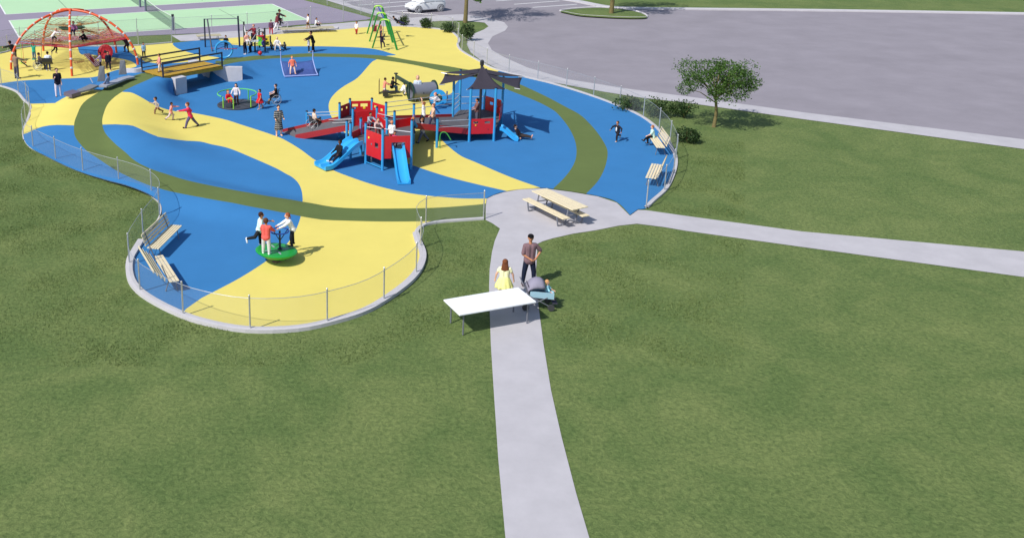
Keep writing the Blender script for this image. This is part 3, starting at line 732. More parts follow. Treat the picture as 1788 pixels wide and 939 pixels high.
# ============================================================ navy hoop frame
hf = thing('hoop_frame', 'tall dark navy frame with a light blue hoop between its posts', 'climbing frame', G(388,84))
def pole(parent, a, b, r=.055, m=NAVY, name='post'):
    mb = MB(); mb.tube([a, b], r, 10); return mb.build(name, m, parent, smooth=True)
pole(hf, G(358.7,83.5), G(358.7,83.5)+Vector((0,0,2.08))); pole(hf, G(370.5,91), G(358.7,83.5)+Vector((.22,0,2.05)))
pole(hf, G(418.5,82.5), G(418.5,82.5)+Vector((-.06,0,2.25)), .065)
pole(hf, G(358.7,83.5)+Vector((0,0,2.06)), G(418.5,82.5)+Vector((-.05,0,2.08)), .03, MGREY, 'crossbar')
mb = MB(); c = G(391,87,.72); mb.tube([c+Vector((.56*math.cos(t),.1*math.cos(t),.56*math.sin(t))) for t in [k*2*math.pi/28 for k in range(28)]], .07, 8, True); mb.build('hoop', LBLUE, hf, smooth=True)
mb = MB(); mb.tube([c+Vector((-.9,.0,.1)), c+Vector((.9,0,.05))], .015, 6); mb.build('rope', RROPE, hf)
# ============================================================ fitness frame
ff = thing('fitness_frame', 'black post climbing frame with a green panel and a red ball', 'climbing frame', G(447,93))
B1 = [(426.8,80,1.75),(440,82,1.0),(445.5,94.5,1.3),(453,85,1.5),(463,92.5,1.75),(472.3,82,.8)]; BP = []
for u, v, h in B1: p = G(u,v); BP.append(p); pole(ff, p, p+Vector((0,0,h)), .062, DARK)
pole(ff, up(BP[0],1.1), up(BP[1],1.0)+Vector((.9,0,.1)), .035, DARK, 'crossbar'); pole(ff, up(BP[3],1.45), up(BP[4],1.6), .025, RAIL, 'crossbar'); pole(ff, up(BP[2],1.25), up(BP[3],1.4), .025, RAIL, 'crossbar')
panel(ff, G(451,88), G(462,88.5), .35, 1.0, (), mat('bright green panel', srgb(120,205,60), .5), spots=((.2,.6,.07,mat('teal spot', srgb(40,160,130), .5)),))
panel(ff, G(464,87), G(470,87), .3, .95, (), YPL, spots=((.3,.7,.06,DARK),(.65,.35,.06,DARK),(.3,.2,.05,DARK)))
mb = MB(); mb.ball(G(454,93,.4), .15, 12); mb.build('red_ball', RED, ff, smooth=True)
mb = MB(); 
for k in range(3):
    mb.tube(cr([up(BP[0],1.2+.15*k), G(436,72,1.0+.1*k), up(BP[3],1.25+.1*k)],5), .02, 6)
mb.build('net', mat('pale rope', (.6,.6,.58), .7), ff)
mb = MB(); mb.box(G(440,72,1.0), (.9,.5,.07)); mb.build('seat', mat('white seat', (.6,.62,.6), .5), ff)
rk = thing('seesaw', 'low black ended rocker with a child sitting in the middle', 'seesaw', G(486,81))
mb = MB(); mb.bar(G(472,79.5,.35), G(500,79.5,.35), .1, .1); mb.build('beam', mat('brown beam', srgb(90,70,52), .6), rk)
for u in (474,497.5): mb = MB(); mb.lathe(G(u,80,.32), [(.26,-.06),(.28,0),(.26,.06)], 16, Matrix.Rotation(R(80),3,'Y')); mb.build('end_disc', DARK, rk)
mb = MB(); mb.bar(G(480,81), G(480,79.5,.33), .08, .08); mb.bar(G(492,81), G(492,79.5,.33), .08, .08); mb.build('supports', MGREY, rk)
# ============================================================ low timber benches by the path
def slatbench(pa, pb, wd, z, label, n=5, nm='timber_bench', bdir=None, back=True, bo=.03, grp='park benches around the play area', m=None):
    """seat back edge from pa to pb; bdir +1 puts the seat on the left side of that direction"""
    a, b = up(pa,0), up(pb,0); L = (b-a).length; d = (b-a)/L; nn = Vector((-d.y,d.x,0))*(bdir or 1)
    t = thing(nm, label, 'bench', (a+b)/2+nn*wd/2, grp); M = Matrix((d, nn, Vector((0,0,1)))).transposed()
    c0 = (a+b)/2; sw = wd/n; m = m or CREAM
    mb = MB()
    for k in range(n): mb.box(c0+nn*(sw*(k+.5))+Vector((0,0,z)), (L, sw*.8, .035), mtx=M)
    mb.build('seat', m, t, bevel=.006)
    if back:
        mb = MB()
        for k in range(4): mb.box(c0-nn*(.05+bo*(k*1.3+(1 if bo > .05 else 0)))+Vector((0,0,z+.1+.115*k)), (L, .03, .09), mtx=M)
        mb.build('backrest', m, t, bevel=.006)
    for s in (-.38,.38):
        p = c0+d*L*s; mb = MB(); mb.tube([up(p+nn*(wd*.9),.03), up(p+nn*(wd*.75),z-.03), up(p+nn*.02,z-.03)]+([up(p-nn*.17,z+.52)] if back else []), .02, 8)
        mb.tube([up(p-nn*.08,.03), up(p+nn*.05,z-.03)], .02, 8); mb.build('leg', MGREY, t)
    return t
slatbench(G(256,433,.45), G(298,392.5,.45), .46, .45, 'cream slatted bench nearest the lawn fence, the upper of the lobe pair', bdir=-1)
slatbench(G(268,448,.45), G(296,493,.45), .34, .45, 'cream slatted bench by the bottom left fence, seen from behind, lower of the lobe pair', n=3, bdir=1, bo=.09)
slatbench(G(1147,237.5,.45), G(1162,258.5,.45), .42, .45, 'cream slatted bench at the right fence with a child perched on it', n=4, bdir=-1)
slatbench(G(1156,288,.45), G(1146,312.5,.45), .46, .45, 'empty cream slatted bench at the right fence, below the occupied one', n=4, bdir=-1)
LOWG = 'low backless timber benches behind the play area'
OLW = mat('weathered timber', srgb(176,168,140), .75, .12, 6, bump=.2)
slatbench(G(488,49,.35), G(581,46,.35), .9, .35, 'long low timber bench behind the seesaw beside the courts', n=6, back=False, bdir=-1, grp=LOWG, m=OLW)
slatbench(G(342,61.5,.35), G(384,59.5,.35), .8, .35, 'low timber bench behind the navy hoop frame', n=6, back=False, bdir=-1, grp=LOWG, m=OLW)
mb = MB(); mb.prism([(p.x,p.y) for p in [G(480,60),G(500,53),G(590,48.5),G(590,52),G(540,57)]], .02, .1); tag(mb.build('stone_step', CONC2), kind='structure')
# ============================================================ picnic table
pt = thing('picnic_table', 'cream topped picnic table with grey tube frame on the concrete slab', 'picnic table', G(975,370))
a, b, c, d = G(928,333,.75), G(999.5,366.4,.75), G(1027.6,360.5,.75), G(955,328.6,.75)
mb = MB()
for k in range(4): t0, t1 = k/4+.012, (k+1)/4-.012; mb.slab([a.lerp(d,t0), b.lerp(c,t0), b.lerp(c,t1), a.lerp(d,t1)], .04)
mb.build('table_top', CREAM, pt, bevel=.006)
def bseat(q):
    a, b, c, d = q; mb = MB()
    for k in range(2): t0, t1 = k/2+.02, (k+1)/2-.02; mb.slab([a.lerp(d,t0), b.lerp(c,t0), b.lerp(c,t1), a.lerp(d,t1)], .04)
    mb.build('seat', CREAM, pt, bevel=.006)
n1 = [G(912,347,.45), G(983,382.3,.45), G(996,380,.45), G(924.5,345,.45)]; bseat(n1)
off = (d-a)+(up(a,0)-up(n1[3],0)); off = up((up(d,0)-up(n1[3],0))+(up(a,0)-up(n1[3],0)),0)
bseat([p+off for p in n1])
for s in (.14,.86):
    cN = n1[0].lerp(n1[1], s); cF = cN+off+(n1[3]-n1[0]); ta, tb = a.lerp(b,s), d.lerp(c,s)
    mb = MB(); mb.tube([up(cN,.42), up(cN.lerp(cF,.05),.05), up(cN.lerp(cF,.12),.05), up(cN.lerp(cF,.5),.2), up(cN.lerp(cF,.88),.05), up(cN.lerp(cF,.95),.05), up(cF,.42)], .03, 8)
    mb.tube([up(cN.lerp(cF,.32),.06), up(ta.lerp(tb,.15),.7)], .03, 8); mb.tube([up(cN.lerp(cF,.68),.06), up(ta.lerp(tb,.85),.7)], .03, 8); mb.tube([up(cN,.4), up(cF,.4)], .025, 8)
    mb.build('leg', MGREY, pt)
# ============================================================ carousel
cs = thing('merry_go_round', 'lime railed merry-go-round with a dark platform flush with blue rubber', 'merry-go-round', G(414.5,185))
c = G(414.5,185); RR = 1.12
mb = MB(); mb.lathe(c, [(RR,.03),(RR,.1),(RR-.03,.12)], 40); pf = mb.build('platform', mat('dark platform', srgb(62,64,72), .6, .12, 6), cs)
mb = MB(); mb.lathe(c+Vector((0,0,.12)), [(.12,0),(.1,.03)], 16)
for k in range(6): t = k*math.pi/3+.3; mb.bar(c+Vector((0,0,.124)), c+Vector((RR*.93*math.cos(t),RR*.93*math.sin(t),.124)), .05, .012)
mb.build('spokes', mat('spokes', srgb(36,36,44), .6), pf)
rail = [c+Vector((RR*math.cos(R(t))*.97, RR*math.sin(R(t))*.97, .72)) for t in range(-40, 232, 8)]
mb = MB(); mb.tube(rail, .034, 8); mb.build('handrail', LIME, cs, smooth=True)
for t, m in ((-40,YGRN),(60,GREEN),(128,GREEN),(231,YGRN),(-95,YGRN)):
    p = c+Vector((RR*math.cos(R(t))*.97, RR*math.sin(R(t))*.97, 0)); mb = MB()
    if t == -95: mb.tube([up(p,.1), up(p,.6), up(p,.72)+Vector((-.15,.03,0)), up(p,.66)+Vector((-.32,.03,0))], .034, 8)
    else: mb.tube([up(p,.1), up(p,.72)], .034, 8)
    mb.build('post', LIME if m != YGRN else YGRN, cs, smooth=True)
# ============================================================ rocking disc
sp = thing('spinner_disc', 'round green spinning disc with a navy hand ring on yellow rubber', 'spinner', G(482.5,458))
c = G(482.6,458); MT = Matrix.Rotation(R(4),3,'Y')@Matrix.Rotation(R(-3),3,'X'); dt = c+Vector((.01,.02,.43))
mb = MB(); mb.lathe(dt, [(.25,-.26),(.5,-.17),(.68,-.06),(.735,-.015),(.74,.02),(.71,.045),(.66,.05),(.2,.042)], 48, MT); dk = mb.build('disc', mat('green disc', srgb(30,150,60), .4, .05, 2), sp, smooth=True)
mb = MB(); mb.lathe(c, [(.16,.02),(.12,.08),(.07,.12),(.07,.3)], 16); mb.build('pivot', mat('rusty pivot', srgb(120,92,70), .6), sp)
c2 = dt+Vector((.12,.1,.04)); mb = MB(); mb.tube([c2, c2+Vector((0,0,.68))], .035, 10); mb.lathe(c2, [(.09,0),(.09,.02)], 12)
for k in range(3): t = k*2.1+.5; mb.tube([c2+Vector((0,0,.3)), c2+Vector((.3*math.cos(t),.3*math.sin(t),.66))], .016, 6)
mb.build('hand_post', NAVY, sp); mb = MB(); mb.tube([c2+Vector((.32*math.cos(t),.32*math.sin(t),.67)) for t in [k*math.pi/12 for k in range(24)]], .024, 8, True); mb.build('hand_ring', mat('ring blue', srgb(28,60,150), .4), sp, smooth=True)
for t in (-2.6,-1.2,.4,2): mb = MB(); a = dt+MT@Vector((.35*math.cos(t),.35*math.sin(t),.05)); mb.ball(a, (.16,.04,.006), 12, MT@Matrix.Rotation(t,3,'Z')) ; mb.build('foot_grip', mat('grip', srgb(150,160,170), .5), dk)
# ============================================================ membrane climber
mc = thing('membrane_climber', 'tilted translucent blue membrane stretched between two pale posts', 'climbing net', G(526,118))
rows = []
bl, brr, tl, tr = G(497,134,.1), G(555,131,.1), G(490.5,110,.62), G(546.5,108,.62)
for i in range(9):
    t = i/8; l = bl.lerp(tl, t); r_ = brr.lerp(tr, t); s_ = .18*math.sin(math.pi*t)
    z = .1+.62*t**1.8; rows.append([Vector((q.x, q.y, z-.08*math.sin(math.pi*k/8))) for k, q in enumerate([l.lerp(r_, k/8) for k in range(9)])])
mb = MB(); mb.strip(rows); MM = mat('membrane', srgb(78,96,160), .35, .1, 4, alpha=.62); mb.build('membrane', MM, mc, smooth=True, solid=.01)
mb = MB(); mb.tube([bl, brr], .05, 8); mb.build('lower_bar', mat('pale blue bar', srgb(150,165,215), .4), mc)
for l, top in ((0, 1.35),(8, 1.35)):
    mb = MB(); mb.tube([rows[i][l]+Vector((0,0,.02)) for i in range(9)]+[up(rows[8][l],top)], .035, 8); mb.build('post', mat('pale blue bar', srgb(150,165,215), .4), mc, smooth=True)
# ============================================================ green swing
sw = thing('swing_set', 'green triple A-frame swing set on the far yellow rubber', 'swing set', G(668,74))
AF = []
for (lx, ly, rx, ry, hh) in ((650,85,693.5,88.5,2.15),(645,73.5,686,75.5,2.2),(640.8,59.8,680,61.5,2.2)):
    a, b = G(lx,ly), G(rx,ry); m_ = (a+b)/2; d = (b-a)
    l1, l2 = up(m_-d*.17,hh-.12), up(m_+d*.17,hh-.12)
    pts = [a, a.lerp(l1,.5), l1]+[up(m_-d*.13,hh-.03), up(m_-d*.06,hh), up(m_+d*.06,hh), up(m_+d*.13,hh-.03)]+[l2]
    fr = MB(); fr.tube([a, l1], .055, 8); fr.build('leg', GREEN, sw); fr = MB(); fr.tube([b, l2], .075, 8); fr.build('leg', GREEN, sw)
    fr = MB(); fr.tube(pts[2:], .06, 8); fr.build('arch_top', YGRN, sw, smooth=True); AF.append(up(m_,hh-.08))
for a, b in zip(AF, AF[1:]): mb = MB(); mb.tube([a, b], .05, 8); mb.build('top_beam', mat('ring blue', srgb(28,60,150), .4), sw)
def swing(top, seat, col, nm='swing_seat', wid=.45, dirv=Vector((0,1,0))):
    mb = MB(); M = Matrix.Identity(3); mb.box(seat, (.2,wid,.05)); s_ = mb.build(nm, col, sw)
    mb = MB()
    for k in (-1,1): mb.tube([top+dirv*wid*.5*k, seat+dirv*wid*.5*k], .012, 5)
    mb.build('chains', MGREY, s_)
ta = AF[0].lerp(AF[1], .5); tb = AF[1].lerp(AF[2], .5)
swing(ta, ta+Vector((.05,0,-1.6)), DARK); swing(tb, tb+Vector((1.35,.1,-.95)), DARK)
rb = MB(); rb.box(tb+Vector((-.4,0,-1.35)), (.35,.4,.45)); rb.build('bucket_seat', mat('maroon seat', srgb(110,26,44), .5), sw)
# ============================================================ toy train
tt = thing('play_train', 'dark green toy train climber with a grey tunnel and blue wheel panel', 'play train', G(730,175))
GT = mat('grey tunnel', srgb(126,128,142), .35, .06, 3, metal=.2)
ta_, tb_ = G(717,176,.05), G(757,172.5,.05); ax = (up(tb_,0)-up(ta_,0)); TL = ax.length; ax.normalize(); cz = .58; nn = Vector((-ax.y,ax.x,0))
q = Matrix((nn, Vector((0,0,1)), ax)).transposed(); rad = .46
mb = MB(); o_ = up(ta_,cz); N = 28
ring = lambda r_, t: [o_+ax*t+q@Vector((r_*math.cos(k*2*math.pi/N), r_*math.sin(k*2*math.pi/N), 0)) for k in range(N+1)]
mb.strip([ring(rad-.03,0), ring(rad,0), ring(rad,TL), ring(rad-.03,TL), ring(rad-.03,0)]); mb.build('tunnel', GT, tt, smooth=True)
for t in (-.03, TL+.03):
    mb = MB(); mb.strip([ring(rad-.02,t-.03), ring(rad+.1,t-.03), ring(rad+.1,t+.03), ring(rad-.02,t+.03), ring(rad-.02,t-.03)]); mb.build('end_frame', DGRN, tt)
pole(tt, G(691,158), G(691,158)+Vector((0,0,1.0)), .05, DARK); mb = MB(); mb.lathe(G(691,158)+Vector((0,0,1.0)), [(.12,0),(.12,.05)], 12); mb.build('chimney_cap', DARK, tt)
mb = MB(); mb.bar(G(691,158)+Vector((0,0,.85)), up(ta_,1.02)-ax*.1, .1, .2); mb.build('roof_beam', DGRN, tt)
pole(tt, up(ta_,1.02)-ax*.1, up(ta_,.05)-ax*.1, .05, DGRN); pole(tt, G(740,163,.9), G(740,163,1.35), .04, DARK, 'chimney')
c = G(765,172,.55); mb = MB(); mb.strip([[c+Vector((r_*math.cos(t),yy,r_*math.sin(t)*1.05)) for t in [k*math.pi/14 for k in range(29)]] for r_, yy in ((.24,-.03),(.48,-.03),(.48,.03),(.24,.03),(.24,-.03))]); mb.build('wheel_panel', SLIDE, tt)
mb = MB(); mb.bar(G(750,178,.2), G(780,171,.45), .4, .2); mb.build('tender', DGRN, tt)
pole(tt, G(780,178), G(780,178)+Vector((0,0,.62)), .045, MGREY)
panel(tt, G(762,181), G(779,176), .08, .4, (), DGRN, spots=((.3,.6,.03,YPL),(.7,.5,.03,WHITE)))
mb = MB(); mb.box(G(682,161,.3), (1.0,.35,.08), .15); mb.box(G(673,163,.3), (.3,.4,.3)); mb.build('step_seat', DARK, tt)
panel(tt, G(661.5,166), G(661.5,166)+Vector((.05,.6,0)), .05, .85, ((.2,.8,.55,.85),), mat('brown board', srgb(110,86,60), .6))
# ============================================================ white table in the foreground
wt = thing('white_table', 'large white tabletop at the bottom edge in front of the girl in yellow', 'table', G(860,560))
a = G(905,501,.78); b = G(787,520.5,.78); c = G(936,524,.78); d1 = (b-a).normalized(); d2 = (c-a); d2 = (d2-d1*d2.dot(d1)).normalized()
e1, e2 = a+d1*2.6, a+d2*1.1; e3 = e1+d2*1.1
mb = MB(); mb.slab([a, e1, e3, e2], .05); mb.build('table_top', mat('white plastic', srgb(235,237,242), .4, .02, 2), wt, bevel=.012)
for s, t in ((.08,.12),(.92,.12),(.08,.88),(.92,.88)):
    p = a.lerp(e1,s)+d2*1.1*t; mb = MB(); mb.tube([up(p,.02), up(p,.73)], .025, 8); mb.build('leg', MGREY, wt)
# ============================================================ vegetation
def leafmat(name, c0, c1):
    m = bpy.data.materials.new(name); m.use_nodes = True; n = m.node_tree; L = n.links; b = n.nodes['Principled BSDF']
    b.inputs['Roughness'].default_value = .55; b.inputs['Specular IOR Level'].default_value = .3
    g = n.nodes.new('ShaderNodeNewGeometry'); r_ = n.nodes.new('ShaderNodeValToRGB')
    r_.color_ramp.elements[0].color = (*c0, 1); r_.color_ramp.elements[1].color = (*c1, 1)
    L.new(g.outputs['Random Per Island'], r_.inputs[0]); L.new(r_.outputs[0], b.inputs['Base Color'])
    tr = n.nodes.new('ShaderNodeBsdfTranslucent'); L.new(r_.outputs[0], tr.inputs[0]); mx = n.nodes.new('ShaderNodeMixShader'); mx.inputs[0].default_value = .25
    L.new(b.outputs[0], mx.inputs[1]); L.new(tr.outputs[0], mx.inputs[2]); L.new(mx.outputs[0], n.nodes['Material Output'].inputs[0]); return m
LEAF = leafmat('broad leaf', (.035,.085,.015), (.10,.19,.035)); SHR = leafmat('shrub leaf', (.018,.045,.012), (.06,.11,.03))
BARK = mat('bark', srgb(112,100,62), .85, .3, 12, bump=.6, bscale=30)
def leaf(mb, p, s, rnd=random):
    d = Vector((rnd.gauss(0,1), rnd.gauss(0,1), rnd.gauss(0,.7))).normalized(); n = d.cross(Vector((rnd.gauss(0,1), rnd.gauss(0,1), rnd.gauss(0,1)))).normalized()
    w_ = d.cross(n)
    o = len(mb.v); mb.v += [p, p+d*s*.5+n*s*.32+w_*s*.08, p+d*s, p+d*s*.5-n*s*.32+w_*s*.08]; mb.f.append((o,o+1,o+2,o+3)); mb.m.append(0)
def blob(mb, c, r_, n, s, flat=.8):
    for _ in range(n):
        v = Vector((random.gauss(0,1), random.gauss(0,1), random.gauss(0,1))).normalized()*random.uniform(.35,1)**.6
        k = 1+.35*noise.noise(v*2.2+c)
        leaf(mb, c+Vector((v.x*r_*k, v.y*r_*k, v.z*r_*flat*k)), s*random.uniform(.6,1.3))
def tree(base, Hh, r0, crown_c, crown_r, label, nb=26, ls=.22, nl=200, cat='tree', dens=1.):
    t = thing('park_tree', label, cat, base); base = Vector(base)
    mb = MB(); top = up(crown_c, crown_c[2]); top = Vector(crown_c)
    pts = [base+Vector((0,0,-.05)), base+Vector((.02,0,.12)), base.lerp(Vector((base.x,base.y,top.z)),.35)+Vector((.06,.04,0)), base.lerp(top,.7), top]
    mb.tube(cr(pts,4), [r0*(1.25-.95*i/16) for i in range(17)], 10)
    cl = []; lo = []
    for k in range(nb):
        a = random.uniform(0, 2*math.pi); e = random.uniform(-.45, 1); v = Vector((math.cos(a)*math.cos(e), math.sin(a)*math.cos(e), math.sin(e)))
        q = top+v*crown_r*random.uniform(.5,1); q.z = top.z+(q.z-top.z)*.85; cl.append(q)
        st = base.lerp(top, random.uniform(.55,.95)); mb.tube([st, st.lerp(q,.5)+Vector((0,0,.08*crown_r)), q], [r0*.35, r0*.2, r0*.07], 6)
    for k in range(3 if Hh > 5 else 0):
        z_ = random.uniform(1.9,2.4); a = random.uniform(0,6.28); q = up(base,z_)+Vector((math.cos(a)*1.0,math.sin(a)*.6,-.1)); lo.append(q); mb.tube([up(base,z_-.1), q], [.02,.01], 5)
    mb.build('trunk', BARK, t, smooth=True)
    mb = MB()
    for q in lo: blob(mb, q, .32, 40, ls)
    for q in cl: blob(mb, q, crown_r*random.uniform(.2,.36), nl, ls)
    mb.build('crown', LEAF, t); return t
b1 = G(812,40); tree(b1, 6, .19, b1+Vector((.1,.2,5.8)), 3.2, 'young street tree with leafy crown on the grass by the near parking kerb', 30, .2, 150)
b2 = G(1067,23.5,.12); tree(b2, 6, .2, b2+Vector((.1,.2,5.6)), 3.0, 'street tree rising from the kerbed traffic island', 30, .2, 150)
b3 = G(1246,222); tree(b3, 4.5, .1, b3+Vector((-.1,0,2.35)), 2.0, 'small tree at the right, its sprigs reaching over the verge', 34, .10, 260)
def bush(u, v, r_, hh, label, n=700, m=SHR, spread=3):
    p = G(u, v); t = thing('shrub', label, 'shrub', p, 'shrubs along the right fence'); mb = MB()
    for k in range(spread):
        c = p+Vector((random.uniform(-.5,.5)*r_, random.uniform(-.3,.3)*r_, hh*random.uniform(.4,.65))); blob(mb, c, r_*random.uniform(.45,.7), n//spread, .11, hh/r_*.8)
    f = mb.build('foliage', m, t); mb = MB()
    for k in range(7):
        a = random.uniform(0,6.28); mb.tube([p, p+Vector((math.cos(a)*r_*.3, math.sin(a)*r_*.3, hh*.8))], [.02,.008], 5)
    mb.build('stem', BARK, t)
for i, (u, v, r_, hh, l, sp_) in enumerate([(749,49,.75,.8,'dark round shrub left of the near street tree behind the yellow rubber',4),(786,57,.8,.8,'dark shrub just left of the fence corner by the near street tree',4),(814,72,.55,1.3,'upright shrub at the fence below the near street tree',3),
  (702,46,.5,.8,'small shrub behind the swing set',3),(1095,192,.9,.85,'shrub behind the right fence near the sidewalk edge',4),(1152,203,1.1,1.0,'broad shrub behind the right fence, largest of the row',6),(1194,206,.8,.9,'shrub at the right end of the fence row under the small tree',4),(1199,250,.7,.8,'shrub beside the lawn right of the occupied bench',3)]):
    bush(u, v, r_, hh, l, 1100, SHR, sp_)
# rough grass blades over the nearer lawn
def tufts(polys, n, nm, hm):
    mb = MB(); c = 0
    bx = [(min(p[0] for p in q), max(p[0] for p in q), min(p[1] for p in q), max(p[1] for p in q)) for q in polys]
    ar = [(b[1]-b[0])*(b[3]-b[2]) for b in bx]; tot = sum(ar)
    for q, b, a in zip(polys, bx, ar):
        for _ in range(int(n*a/tot)):
            x, y = random.uniform(b[0],b[1]), random.uniform(b[2],b[3])
            if not inside((x,y), q): continue
            dn = noise.noise(Vector((x*.6,y*.6,0)))
            if random.random() > .62+dn: continue
            an = random.uniform(0,6.28); h_ = hm*random.uniform(.5,1.4)*(1+dn); wd_ = .012
            dx, dy = math.cos(an), math.sin(an); o = len(mb.v)
            lx, ly = random.gauss(0,.5)*h_, random.gauss(0,.5)*h_
            mb.v += [Vector((x-dx*wd_,y-dy*wd_,0)), Vector((x+dx*wd_,y+dy*wd_,0)), Vector((x+lx,y+ly,h_))]; mb.f.append((o,o+1,o+2)); mb.m.append(0)
    return tag(mb.build(nm, GM, None), 'short mown grass blades on the lawn', 'grass', kind='stuff')
GM = leafmat('grass blade', (.10,.155,.045), (.21,.26,.09))
def wp(px): return [(G(u,v).x, G(u,v).y) for u, v in px]
gl = wp([(-60,165),(0,153),(16,158),(29,165),(39,177),(48,185),(44,215),(38,232),(40,250),(70,272),(131,300),(217,326),(274,352),(276,364),(258,400),(243,422),(224,455),(222,478),(231,500),(250,521),(300,549),(430,586),(600,568),(710,506),(742,465),(743,438),(738,408),(760,397),(842,388),(856,393),(868,400),(855,430),(850,480),(850,560),(600,640),(300,640),(-60,640)])
gr = wp([(945,430),(970,419),(1040,406),(1110,394),(1198,407),(1300,422),(1300,640),(1000,640),(940,500)])
gq = wp([(1135,366),(1170,335),(1186,300),(1186,265),(1165,232),(1198,235),(1300,250),(1300,385),(1198,372)])
tufts([gl, gr, gq], 330000, 'mown_grass', .04)
# ============================================================ white hatchback
CARW = mat('white car paint', srgb(228,229,232), .3, .01, 1); CGL = mat('pale car glass', srgb(196,200,206), .15, .02, 1)
RUB = mat('tyre rubber', (.05,.05,.055), .7); 
def car(pos, rz, label):
    t = thing('parked_car', label, 'car', pos); del t['_o']; t.rotation_euler.z = rz
    W = .80
    # profile (x forward): lower body and greenhouse as lofted sections along x
    X = [-1.72,-1.66,-1.5,-1.2,-.8,-.3,.25,.7,1.0,1.3,1.55,1.70,1.76]
    zt = [.62,.86,.92,.93,.93,.92,.91,.90,.86,.80,.72,.60,.50]; zb = [.42,.32,.27,.24,.22,.22,.22,.22,.22,.24,.27,.32,.40]; hw = [.60,.70,.76,.80,.81,.81,.81,.80,.79,.77,.70,.60,.50]
    rows = []
    for x_, a, b, w_ in zip(X, zt, zb, hw):
        m_ = (a+b)/2
        rows.append([Vector((x_,s*w_*k,z)) for s, k, z in ((-1,.0,a+.015),(-1,.6,a+.01),(-1,.93,a-.04),(-1,1.0,m_+.08),(-1,.99,b+.08),(-1,.85,b),(1,0,b),(1,.85,b),(1,.99,b+.08),(1,1.0,m_+.08),(1,.93,a-.04),(1,.6,a+.01),(1,0,a+.015))])
    mb = MB(); mb.strip(rows); mb.add(rows[0][:-1], [tuple(range(12))]); mb.add(rows[-1][:-1], [tuple(range(12))[::-1]])
    bd = mb.build('body', CARW, t, smooth=True)
    X = [-1.62,-1.45,-1.2,-.7,-.2,.15,.45,.75,.98]; zt = [.95,1.28,1.42,1.49,1.50,1.46,1.33,1.10,.92]; hw = [.60,.62,.62,.62,.62,.61,.62,.66,.68]
    rows = []
    for x_, a, w_ in zip(X, zt, hw):
        rows.append([Vector((x_,y_,z)) for y_, z in ((-.76,.90),(-w_-.03,.9+(a-.9)*.75),(-w_*.85,a-.02),(0,a+.02),(w_*.85,a-.02),(w_+.03,.9+(a-.9)*.75),(.76,.90))])
    mb = MB(); mb.strip(rows); mb.build('cabin', CARW, bd, smooth=True)
    for s in (-1,1):
        for x0, x1, x2, x3 in ((-1.35,-.55,-.58,-1.22),(-.48,.72,.3,-.46)):
            mb = MB(); y0 = s*.765; y1 = s*.665; mb.add([(x0,y0,.95),(x1,y0,.95),(x2,y1,1.36),(x3,y1,1.36)], [(0,1,2,3)]); mb.build('side_window', CGL, t, solid=.012)
        mb = MB(); mb.box((.62,s*.86,.98), (.12,.16,.11)); mb.build('wing_mirror', CARW, t, bevel=.02)
        mb = MB(); mb.box((-.1,s*.815,.78), (.16,.02,.03)); mb.build('handle', mat('grey trim', srgb(150,152,156), .4), t)
        mb = MB(); mb.ball((1.6,s*.5,.66), (.12,.13,.09), 12); mb.build('headlight', CGL, t, smooth=True)
        for xw in (-1.1,1.12):
            c = Vector((xw,s*.74,.30)); MY = Matrix.Rotation(R(90),3,'X')
            mb = MB(); mb.lathe(c, [(.19,-.09),(.29,-.09),(.31,-.06),(.31,.06),(.29,.09),(.19,.09)], 28, MY); wl = mb.build('tyre', mat('light tyre', srgb(160,160,165), .6), t, smooth=True)
            mb = MB(); mb.lathe(c+Vector((0,s*.03,0)), [(.02,-.07),(.2,-.07),(.2,.07),(.02,.05)], 20, MY); mb.build('rim_well', RUB, wl)
            mb = MB()
            for k in range(7): an = k*2*math.pi/7; mb.bar(c+Vector((0,s*.1,0)), c+Vector((.19*math.cos(an),s*.1,.19*math.sin(an))), .04, .03)
            mb.build('rim', CARW, wl)
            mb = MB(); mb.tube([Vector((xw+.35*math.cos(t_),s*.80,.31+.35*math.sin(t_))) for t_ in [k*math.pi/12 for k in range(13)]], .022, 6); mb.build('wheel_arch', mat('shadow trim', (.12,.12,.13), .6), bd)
    mb = MB(); mb.add([(.78,-.6,1.06),(.78,.6,1.06),(.42,.56,1.37),(.42,-.56,1.37)], [(0,1,2,3)]); mb.v = [p+Vector((.035,0,.02)) for p in mb.v]; mb.build('windscreen', CGL, t, solid=.01)
    mb = MB(); mb.box((1.74,0,.44), (.05,.7,.10)); mb.build('grille', mat('grey trim', srgb(150,152,156), .4), t, bevel=.01)
    return t
cw = G(748,22.8); w1, w2 = G(729.6,23.8), G(768.5,20.5); dd = (w1-w2)
car(up(G(742,20.5),.014), math.atan2(dd.y, dd.x), 'small white hatchback parked at the top edge, facing left')
# ============================================================ people
def clothmat(c):
    if c == 'stripe':
        if 'stripe' in MATS: return MATS['stripe']
        m = mat('stripe', (.03,.03,.035), .85); n = m.node_tree; w_ = n.nodes.new('ShaderNodeTexWave'); w_.bands_direction = 'Z'; w_.inputs['Scale'].default_value = 3.2
        r_ = n.nodes.new('ShaderNodeValToRGB'); r_.color_ramp.elements[0].position = .6; r_.color_ramp.elements[1].position = .75; r_.color_ramp.elements[0].color = (.02,.02,.025,1); r_.color_ramp.elements[1].color = (.32,.31,.30,1)
        tc = n.nodes.new('ShaderNodeTexCoord'); n.links.new(tc.outputs['Object'], w_.inputs[0]); n.links.new(w_.outputs['Fac'], r_.inputs[0]); n.links.new(r_.outputs[0], n.nodes['Principled BSDF'].inputs['Base Color']); return m
    k = 'cloth %d %d %d' % tuple(c); return mat(k, srgb(*c), .85, .12, 14, spec=.2)
SK = {'l': srgb(226,176,150), 'm': srgb(190,132,98), 'd': srgb(96,62,44)}
